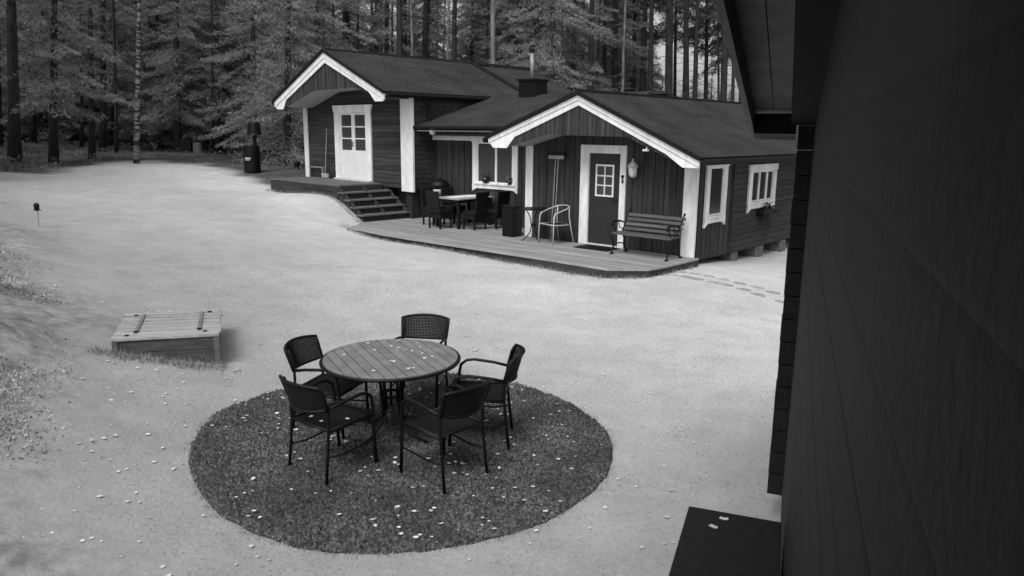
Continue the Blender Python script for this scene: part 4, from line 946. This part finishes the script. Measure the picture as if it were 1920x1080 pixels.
# ------------------------------------------------------------------ fallen leaves
def leaf_mesh(seed):
    g = random.Random(seed); k_ = 8; v = [(0,0,.004)]; f = []
    for j in range(k_):
        a = 6.283*j/k_; r_ = (1 if j % 2 else .82)*(1.25 if j == 0 else 1); v.append((r_*.5*math.cos(a)*1.15, r_*.42*math.sin(a), .10*g.random()+.05*(j % 2)))
    for j in range(k_): f.append((0, 1+j, 1+(j+1) % k_))
    me = bpy.data.meshes.new('fallen_leaf'); me.from_pydata(v, [], f); me.materials.append(M['leaf']); return me
LM = [leaf_mesh(i) for i in range(4)]
def put_leaf(x, y, z, s_, label, group):
    o = link('fallen_leaf', LM[R.randint(0,3)], None, (x, y, z), R.random()*6.28, (s_, s_, s_)); return tag(o, label, 'leaf', group)
tl = [(-.42,.05),(-.28,.42),(-.30,.12),(-.18,.20),(-.05,.33),(.02,.27),(.03,.20),(.10,.24),(.16,.18),(.22,.30),(.30,.34),(.26,.12),(.17,.45),(.36,.02),(.30,-.04),(-.20,-.28),(-.08,-.40),(.02,-.12),(.05,-.14),(.20,-.33),(.24,-.31),(-.02,.52)]
for x_, y_ in tl:
    if math.hypot(x_, y_) < .55: put_leaf(TX+x_, TY+y_, TZ+.002, R.uniform(.022,.042), 'small pale fallen leaf on the slatted garden table', 'fallen leaves on the garden table')
c1 = chairs[0]; rzc = c1.rotation_euler.z
for x_, y_ in ((-.12,.12),(-.13,-.02),(.03,-.14)):
    put_leaf(c1.location.x+x_*math.cos(rzc)-y_*math.sin(rzc), c1.location.y+x_*math.sin(rzc)+y_*math.cos(rzc), GT+.428, .04, 'pale fallen leaf on the seat of the front left garden chair', 'fallen leaves on the front left chair')
for q_, s_, lb in ((-.19,3.62,'pale fallen leaf at the very edge of the dark storage box'),(-.235,3.52,'pale fallen leaf a little in from the edge of the dark storage box')):
    put_leaf(q_*math.cos(HA)+s_*math.sin(HA), -q_*math.sin(HA)+s_*math.cos(HA), -1.897, .045, lb, None)
# leaves on lawn and bed: one scattered mass
def leaf_mass(name, P0, sz, label, seed):
    g = np.random.default_rng(seed); k_ = len(P0); a = g.random(k_)*6.28; V = []; s_ = sz*g.uniform(.6,1.35,k_)
    for j in range(6):
        aa = a + j*math.pi/3; r_ = s_*(.5 if j % 3 else .68); V.append(np.stack([P0[:,0]+np.cos(aa)*r_, P0[:,1]+np.sin(aa)*r_*.85, P0[:,2]+.004+g.random(k_)*s_*.28], -1))
    V.append(np.stack([P0[:,0], P0[:,1], P0[:,2]+.006], -1)); V = np.stack(V, 1).reshape(-1,3); o7 = (np.arange(k_)*7)[:,None]
    F = np.concatenate([o7+np.array([[6, j, (j+1) % 6]]) for j in range(6)]); return tag(link(name, npmesh(name, V, F, M['leaf'])), label, 'leaves', kind='stuff')
g = np.random.default_rng(77)
X = np.concatenate([g.uniform(-6.5,3,950), g.normal(-3.5,2.2,330), g.uniform(-9,-1,160)]); Y = np.concatenate([2.6+g.random(950)**1.2*7, g.uniform(3,13,330), g.uniform(9,18,160)])
dp = np.hypot(X-PC[0], Y-PC[1]); ok = (dp > PR+.02) & ~inpoly(X, Y, [fl, frr, br_, bl_]) & (np.abs(X*math.cos(HA)-Y*math.sin(HA)) > .45) & (X*math.cos(HA)-Y*math.sin(HA) < -.3) & ~inpoly(X, Y, [WA(.4,-2.4)[:2], WA(.4,0)[:2], WA(-9,0)[:2], WA(-9,-2.4)[:2]])
ok &= g.random(len(X)) < np.where(X > .5, .35, .8)
P0 = np.stack([X[ok], Y[ok], ground_near(X[ok], Y[ok])+.006], -1)
leaf_mass('lawn_leaves', P0, .027, 'pale fallen leaves scattered over the lawn', 78)
k = 210; a = g.random(k)*6.28; r_ = np.sqrt(g.uniform(.05,1,k))*PR*.97; X, Y = PC[0]+r_*np.cos(a), PC[1]+r_*np.sin(a)
leaf_mass('bed_leaves', np.stack([X, Y, ground_near(X, Y)+.03], -1), .027, 'pale fallen leaves scattered on the dark stone bed', 79)

# ------------------------------------------------------------------ trees
def twig_cloud(P, D, size, g, per=4, spread=.55):
    """little needle sprays: per triangles at each twig point P, pointing along D"""
    P = np.repeat(P, per, 0); D = np.repeat(D, per, 0); k = len(P)
    d = D + g.normal(0, spread, (k,3)); d /= np.linalg.norm(d, axis=1)[:,None]
    s = size*g.uniform(.6, 1.35, k); sd_ = np.cross(d, g.normal(0,1,(k,3))); sd_ /= np.linalg.norm(sd_, axis=1)[:,None]
    P = P + g.normal(0, size*.25, (k,3))
    V = np.stack([P, P+d*(s*.45)[:,None]+sd_*(s*.10)[:,None], P+d*s[:,None], P+d*(s*.5)[:,None]-sd_*(s*.09)[:,None]], 1).reshape(-1,3)
    return V, np.arange(4*k).reshape(-1,4)
def spruce_crown(seed, h, zb, Rr, dens=1.0, size=.09, ragged=.4, m='needles', per=8):
    g = np.random.default_rng(seed); PP = []; DD = []; z = zb
    while z < h-.3:
        f_ = (z-zb)/(h-zb); Lb = Rr*(1-f_)**.85*(1 if f_ > .08 else .8)+.12
        for b_ in range(max(3, int(6*dens))):
            if g.random() < .22: continue
            az = g.random()*2*math.pi; L_ = Lb*g.uniform(1-ragged, 1+ragged*.6); kk = max(3, int(L_/.13)); tt_ = (np.arange(kk)+.6)/kk
            r_ = L_*tt_; dz = L_*(-.34*tt_-.30*tt_**2+.30*tt_**3)*g.uniform(.5,1.7); cx, cy = np.cos(az), np.sin(az)
            for sgn_ in (-1, 0, 1):
                tw = (.34*L_*(1-tt_)*.9+.16)*np.sqrt(tt_)*sgn_; n_tw = 1 if sgn_ == 0 else max(1, int(abs(tw).max()/.16)+1)
                for q in range(1, n_tw+1):
                    e = tw*q/n_tw; px_ = cx*(r_+abs(e)*.6)-cy*e; py_ = cy*(r_+abs(e)*.6)+cx*e
                    P = np.stack([px_, py_, z+dz-abs(e)*.45*g.uniform(.5,1.6)+g.normal(0,.03,kk)], -1)
                    D = np.stack([np.full(kk, cx-cy*sgn_*.9), np.full(kk, cy+cx*sgn_*.9), np.full(kk, -.35)], -1)
                    PP.append(P); DD.append(D)
        z += g.uniform(.2, .34)/math.sqrt(dens)
    P = np.concatenate(PP); D = np.concatenate(DD)
    V, F = twig_cloud(P, D, size, g, per)
    return npmesh('crown', V, F, M[m])
def trunk_mesh(h, r0, m, seed, dead=(0,0), bend=.15, nd=0, lean=0):
    g = np.random.default_rng(seed); k = 9; ph = g.random()*6; pth = []; rs = []
    for i in range(k):
        t_ = i/(k-1); pth.append((bend*t_*math.sin(t_*3+ph)+lean*t_, bend*t_*math.cos(t_*2.3+ph), h*t_-.15)); rs.append(r0*(1-t_*.8)*(1.25 if i == 0 else 1))
    mb = MB().tube(pth, rs, 9)
    for _ in range(nd):
        z = g.uniform(*dead); t_ = z/h; az = g.random()*6.28; L_ = g.uniform(.3,1.3); c = np.array([np.interp(t_, np.linspace(0,1,k), [p[j] for p in pth]) for j in range(2)])
        mb.tube([(c[0],c[1],z),(c[0]+L_*.5*math.cos(az),c[1]+L_*.5*math.sin(az),z-.05+L_*g.uniform(-.1,.2)),(c[0]+L_*math.cos(az),c[1]+L_*math.sin(az),z-L_*g.uniform(0,.35))], [.016,.011,.005], 4)
    me = mb.mesh('trunk', M[m], True); return me
def pine_crown(seed, h, zb, Rr, m='needlesfar', k=26, size=.17):
    g = np.random.default_rng(seed); PP = []; DD = []
    for _ in range(k):
        f_ = g.random(); z = zb+(h-zb)*f_; r_ = Rr*(1-f_*.6)*g.uniform(.2,1); a = g.random()*6.28; c = np.array([r_*math.cos(a), r_*math.sin(a), z])
        n_ = 45; q = g.normal(0,1,(n_,3)); q /= np.linalg.norm(q,axis=1)[:,None]; q *= (g.random((n_,1))**.4)*np.array([[.75,.75,.38]])*g.uniform(.6,1.2)
        PP.append(c+q); DD.append(q+np.array([[0,0,.3]]))
    V, F = twig_cloud(np.concatenate(PP), np.concatenate(DD), size, g, 3); return npmesh('crown', V, F, M[m])
SP = []      # near spruces: (crown mesh, trunk mesh)
for i, (h, zb, Rr, dn) in enumerate([(12,1.7,2.5,.95),(13,1.0,2.8,1.0),(11,2.3,2.3,.9),(9,.5,2.0,1.1),(13,3.0,2.5,.85)]):
    SP.append((spruce_crown(100+i, h, zb, Rr, dn), trunk_mesh(h, .15, 'bark', 200+i, (.6,zb+2), .1, 14)))
HS = []
for i in range(3):
    HS.append((spruce_crown(350+i, 17, 6.6+i*.8, 2.0, .7, .20, .45, 'needlesfar', 4), trunk_mesh(17, .14, 'bark', 360+i, (1,9), .2, 26)))
FARS = []    # far spruces, cheaper
for i, (h, zb, Rr) in enumerate([(16,1.0,2.6),(15,2.2,2.4),(17,3.2,2.5)]):
    FARS.append((spruce_crown(300+i, h, zb, Rr, .9, .20, .4, 'needlesfar', 4), trunk_mesh(h, .17, 'bark', 320+i, (1,8), .2, 8)))
PN = []
for i in range(4):
    PN.append((pine_crown(400+i, 17, 8.5+i*.7, 2.2), trunk_mesh(17, .15+.02*i, 'bark', 420+i, (1.5,9), .25, 26)))
THIN = [(pine_crown(470+i, 15, 9.5, 1.2, k=12), trunk_mesh(15, .075+.012*i, ('bark','barklight','barkmid')[i], 480+i, (1,9), .3, 30)) for i in range(3)]
BI = [(pine_crown(450, 15, 7.5, 1.8, 'needlesfar', 22), trunk_mesh(15, .12, 'birch', 460, (3,8), .25, 8)),
      (pine_crown(451, 15, 8, 1.8, 'needlesfar', 22), trunk_mesh(15, .13, 'barklight', 461, (3,8), .12, 10))]
def tree(name, kind_, x, y, label, cat, group=None, s_=1.0, rz=None, lean=.85):
    z = gz(x, y)-.05; t = thing(name, label, cat, (x, y, z), 0, group); px_ = 960+1408*x/y; rzz = R.random()*6.28 if rz is None else rz
    t.rotation_euler = (Matrix.Rotation((960-px_)/6740*lean, 3, 'Y') @ Matrix.Rotation(rzz, 3, 'Z')).to_euler(); t.scale = (s_*R.uniform(.95,1.05), s_*R.uniform(.95,1.05), s_)
    link('trunk', kind_[1], t); link('crown', kind_[0], t); return t
def at(px, y): return ((px-960)/1408*(y*.985))
# the row that stands at the lawn edge, left of the cabins: each its own
near_sp = [(95,27,2,1.0,'bushy spruce with drooping boughs, left of the birch at the lawn edge'),
    (190,33,4,.95,'slim spruce just left of the pale birch trunk'),
    (330,34.5,0,1.0,'broad spruce right of the birch, boughs hanging over the crate'),
    (405,35,4,1.0,'tall spruce above the bare forest floor left of the barrel'),
    (470,31.5,0,.95,'full spruce directly behind the black barrel'),
    (535,30,3,1.05,'low dense spruce between the barrel and the log cabin'),
    (590,34,1,1.1,'tall spruce rising behind the left corner of the log cabin'),
    (250,38,4,1.1,'tall dark spruce behind the pale birch trunk'),
    (-5,31,4,1.0,'shaded spruce at the far left behind the dark trunk'),
    (60,35,2,1.0,'narrow spruce behind the bushy one at the far left')]
for px, y, k_, s_, lb in near_sp: tree('spruce_tree', SP[k_], at(px, y), y, lb, 'spruce tree', None, s_)
tree('birch_tree', BI[0], at(251,28.3), 28.3, 'slender birch with spotted pale trunk at the lawn edge', 'birch tree', rz=0, s_=.9)
tree('pine_tree', PN[3], at(22,26), 26, 'thick dark pine trunk at the far left edge of the lawn', 'pine tree', s_=.95)
tree('pine_tree', BI[1], at(921,33), 33, 'single pale straight trunk above the ridge of the log cabin', 'pine tree', s_=1.15, rz=1)
tree('pine_tree', PN[1], at(744,32), 32, 'dark trunk right behind the ridge of the log cabin', 'pine tree')
tree('pine_tree', PN[0], at(168,29.0), 29.0, 'thin grey trunk left of the birch at the lawn edge', 'pine tree', s_=.8)
tree('pine_tree', PN[2], at(1250,30), 30, 'thick dark trunk standing left in the bright gap above the board cabin roof', 'pine tree')
tree('pine_tree', PN[1], at(1352,31), 31, 'thick dark trunk right in the bright gap beside the near eave', 'pine tree')
tree('pine_tree', PN[0], at(1387,33), 33, 'dark trunk almost hidden by the near eave', 'pine tree')
for px, y in ((1218,38),(1285,37),(1300,41),(1368,42),(1200,40)):
    tree('pine_tree', PN[R.randint(0,3)], at(px,y), y, 'slim dark pine trunk against the bright gap in the forest', 'pine tree', 'slim pines in the bright gap', .85)
for px, y in ((640,36),(700,40),(790,38),(850,37),(890,42),(960,40),(1010,36),(1060,38),(1105,35),(1150,39),(1185,43),(420,42),(345,40),(205,36),(130,40),(80,36)):
    tree('pine_tree', PN[R.randint(0,3)], at(px,y), y, 'dark pine trunk in the forest behind the cabins', 'pine tree', 'pines behind the cabins', 1.0)
for px, y in ((598,33),(625,37),(668,35),(690,41),(735,39),(770,35.5),(812,42),(835,36),(905,38),(975,37),(1022,40),(1045,35.5),(1088,41),(1118,37.5),(1138,42),(1165,37),(1192,41),(150,33),(215,32),(392,33.5)):
    tree('pine_tree', THIN[R.randint(0,2)], at(px,y), y, 'thin bare trunk between the spruces behind the lawn and cabins', 'pine tree', 'thin trunks between the spruces', 1.0)
mids = [(650,39),(720,36.5),(800,41),(880,39),(945,38),(1000,42),(1070,36.5),(1130,40),(1180,46),(1030,33.5)]
ml = ['spruce behind the left part of the log cabin roof','spruce just left of the dark trunk behind the log cabin ridge','spruce midway behind the log cabin ridge','spruce left of the pale straight trunk behind the log cabin','spruce right of the pale straight trunk behind the log cabin','spruce right behind the flue pipe','spruce above the peak of the board cabin gable','spruce behind the left part of the board cabin ridge','spruce at the left edge of the bright gap in the forest','low spruce between the flue pipe and the board cabin gable']
for (px, y), lb in zip(mids, ml): tree('spruce_tree', SP[R.choice([0,2,4])], at(px,y), y, lb, 'spruce tree', 'spruces behind the cabin roofs', 1.05)
for px, y, s_ in ((1275,43,.45),(1328,45,.56),(1236,47,.55),(1390,47,.5),(1366,44,.48),(1300,50,.62)):
    tree('spruce_tree', SP[3], at(px,y), y, 'small spruce in the bright gap above the board cabin', 'spruce tree', 'small spruces in the bright gap', s_)
for px, y in ((1205,42),(1262,46),(1318,43),(1352,49),(1383,46)):
    tree('spruce_tree', HS[R.randint(0,2)], at(px,y), y, 'high-crowned spruce letting the bright sky through below its boughs', 'spruce tree', 'high-crowned spruces over the bright gap', R.uniform(.9,1.05))
for i, px in enumerate(range(-30, 590, 36)):
    y = (37, 40.5, 38.5, 42)[i % 4]; tree('spruce_tree', SP[(1,3,1,0)[i % 4]], at(px, y), y, 'dark full spruce in the second row behind the lawn edge', 'spruce tree', 'second row of spruces behind the lawn edge', (1.1,1.5,1.0,1.15)[i % 4])
# deep forest
cnt = 0
for y in (44, 50, 57, 65, 74, 84):
    step = 2.5 if y < 60 else 3.2
    x = -.85*y-4
    while x < .9*y:
        xx = x+R.uniform(-.9,.9); yy = y+R.uniform(-2.5,2.5); px = 960+1408*xx/yy
        gap = 1195 < px < 1520
        if gap and y < 90:
            if R.random() < .15: tree('pine_tree', PN[R.randint(0,3)], xx, yy, 'pine trunk deep in the thin part of the forest', 'pine tree', 'pines in the thin part of the forest')
        elif R.random() < (.8 if px < 880 else .66):
            if R.random() < (.78 if y > 50 else .7): tree('spruce_tree', FARS[R.randint(0,2)], xx, yy, 'tall spruce deep in the dark forest', 'spruce tree', 'spruces deep in the forest', R.uniform(.8,1.15))
            else: tree('pine_tree', PN[R.randint(0,3)], xx, yy, 'pine deep in the dark forest', 'pine tree', 'pines deep in the forest', R.uniform(.9,1.1))
            cnt += 1
        x += step
# left flank, beside the lawn
for i in range(16):
    xx = -17-R.random()*16; yy = 12+i*2+R.uniform(-1,1); 
    if xx > -.70*yy-2: xx = -.75*yy-3-R.random()*4
    tree('spruce_tree', FARS[i % 3], xx, yy, 'tall spruce on the slope left of the lawn', 'spruce tree', 'spruces left of the lawn', .9)
# undergrowth: blueberry scrub, small ferns, brush between the trunks
g = np.random.default_rng(55); k = 5200; X = g.uniform(-34, 12, k); Y = g.uniform(19, 44, k)
ok = inpoly(X, Y, FOREST) & (segdist(X, Y, LAWN_EDGE) > .5) & (vnoise(X, Y, .7, 61) > .42) & ~((X > -8.6) & (Y < 31)) & ~((np.abs(X+9.2) < 1.6) & (Y < 28.5))
X, Y = X[ok], Y[ok]; P = np.repeat(np.stack([X, Y, ground_near(X, Y)+.06], -1), 14, 0); P += g.normal(0, 1, P.shape)*np.array([[.32,.32,.10]])
V, F = twig_cloud(P, g.normal(0,1,P.shape)+np.array([[0,0,.8]]), .085, g, 5, .5)
tag(link('undergrowth', npmesh('undergrowth', V, F, M['shrub'])), 'low scrub and ferns covering the forest floor', 'undergrowth', kind='stuff')
# twigs and needles at the lawn's back edge
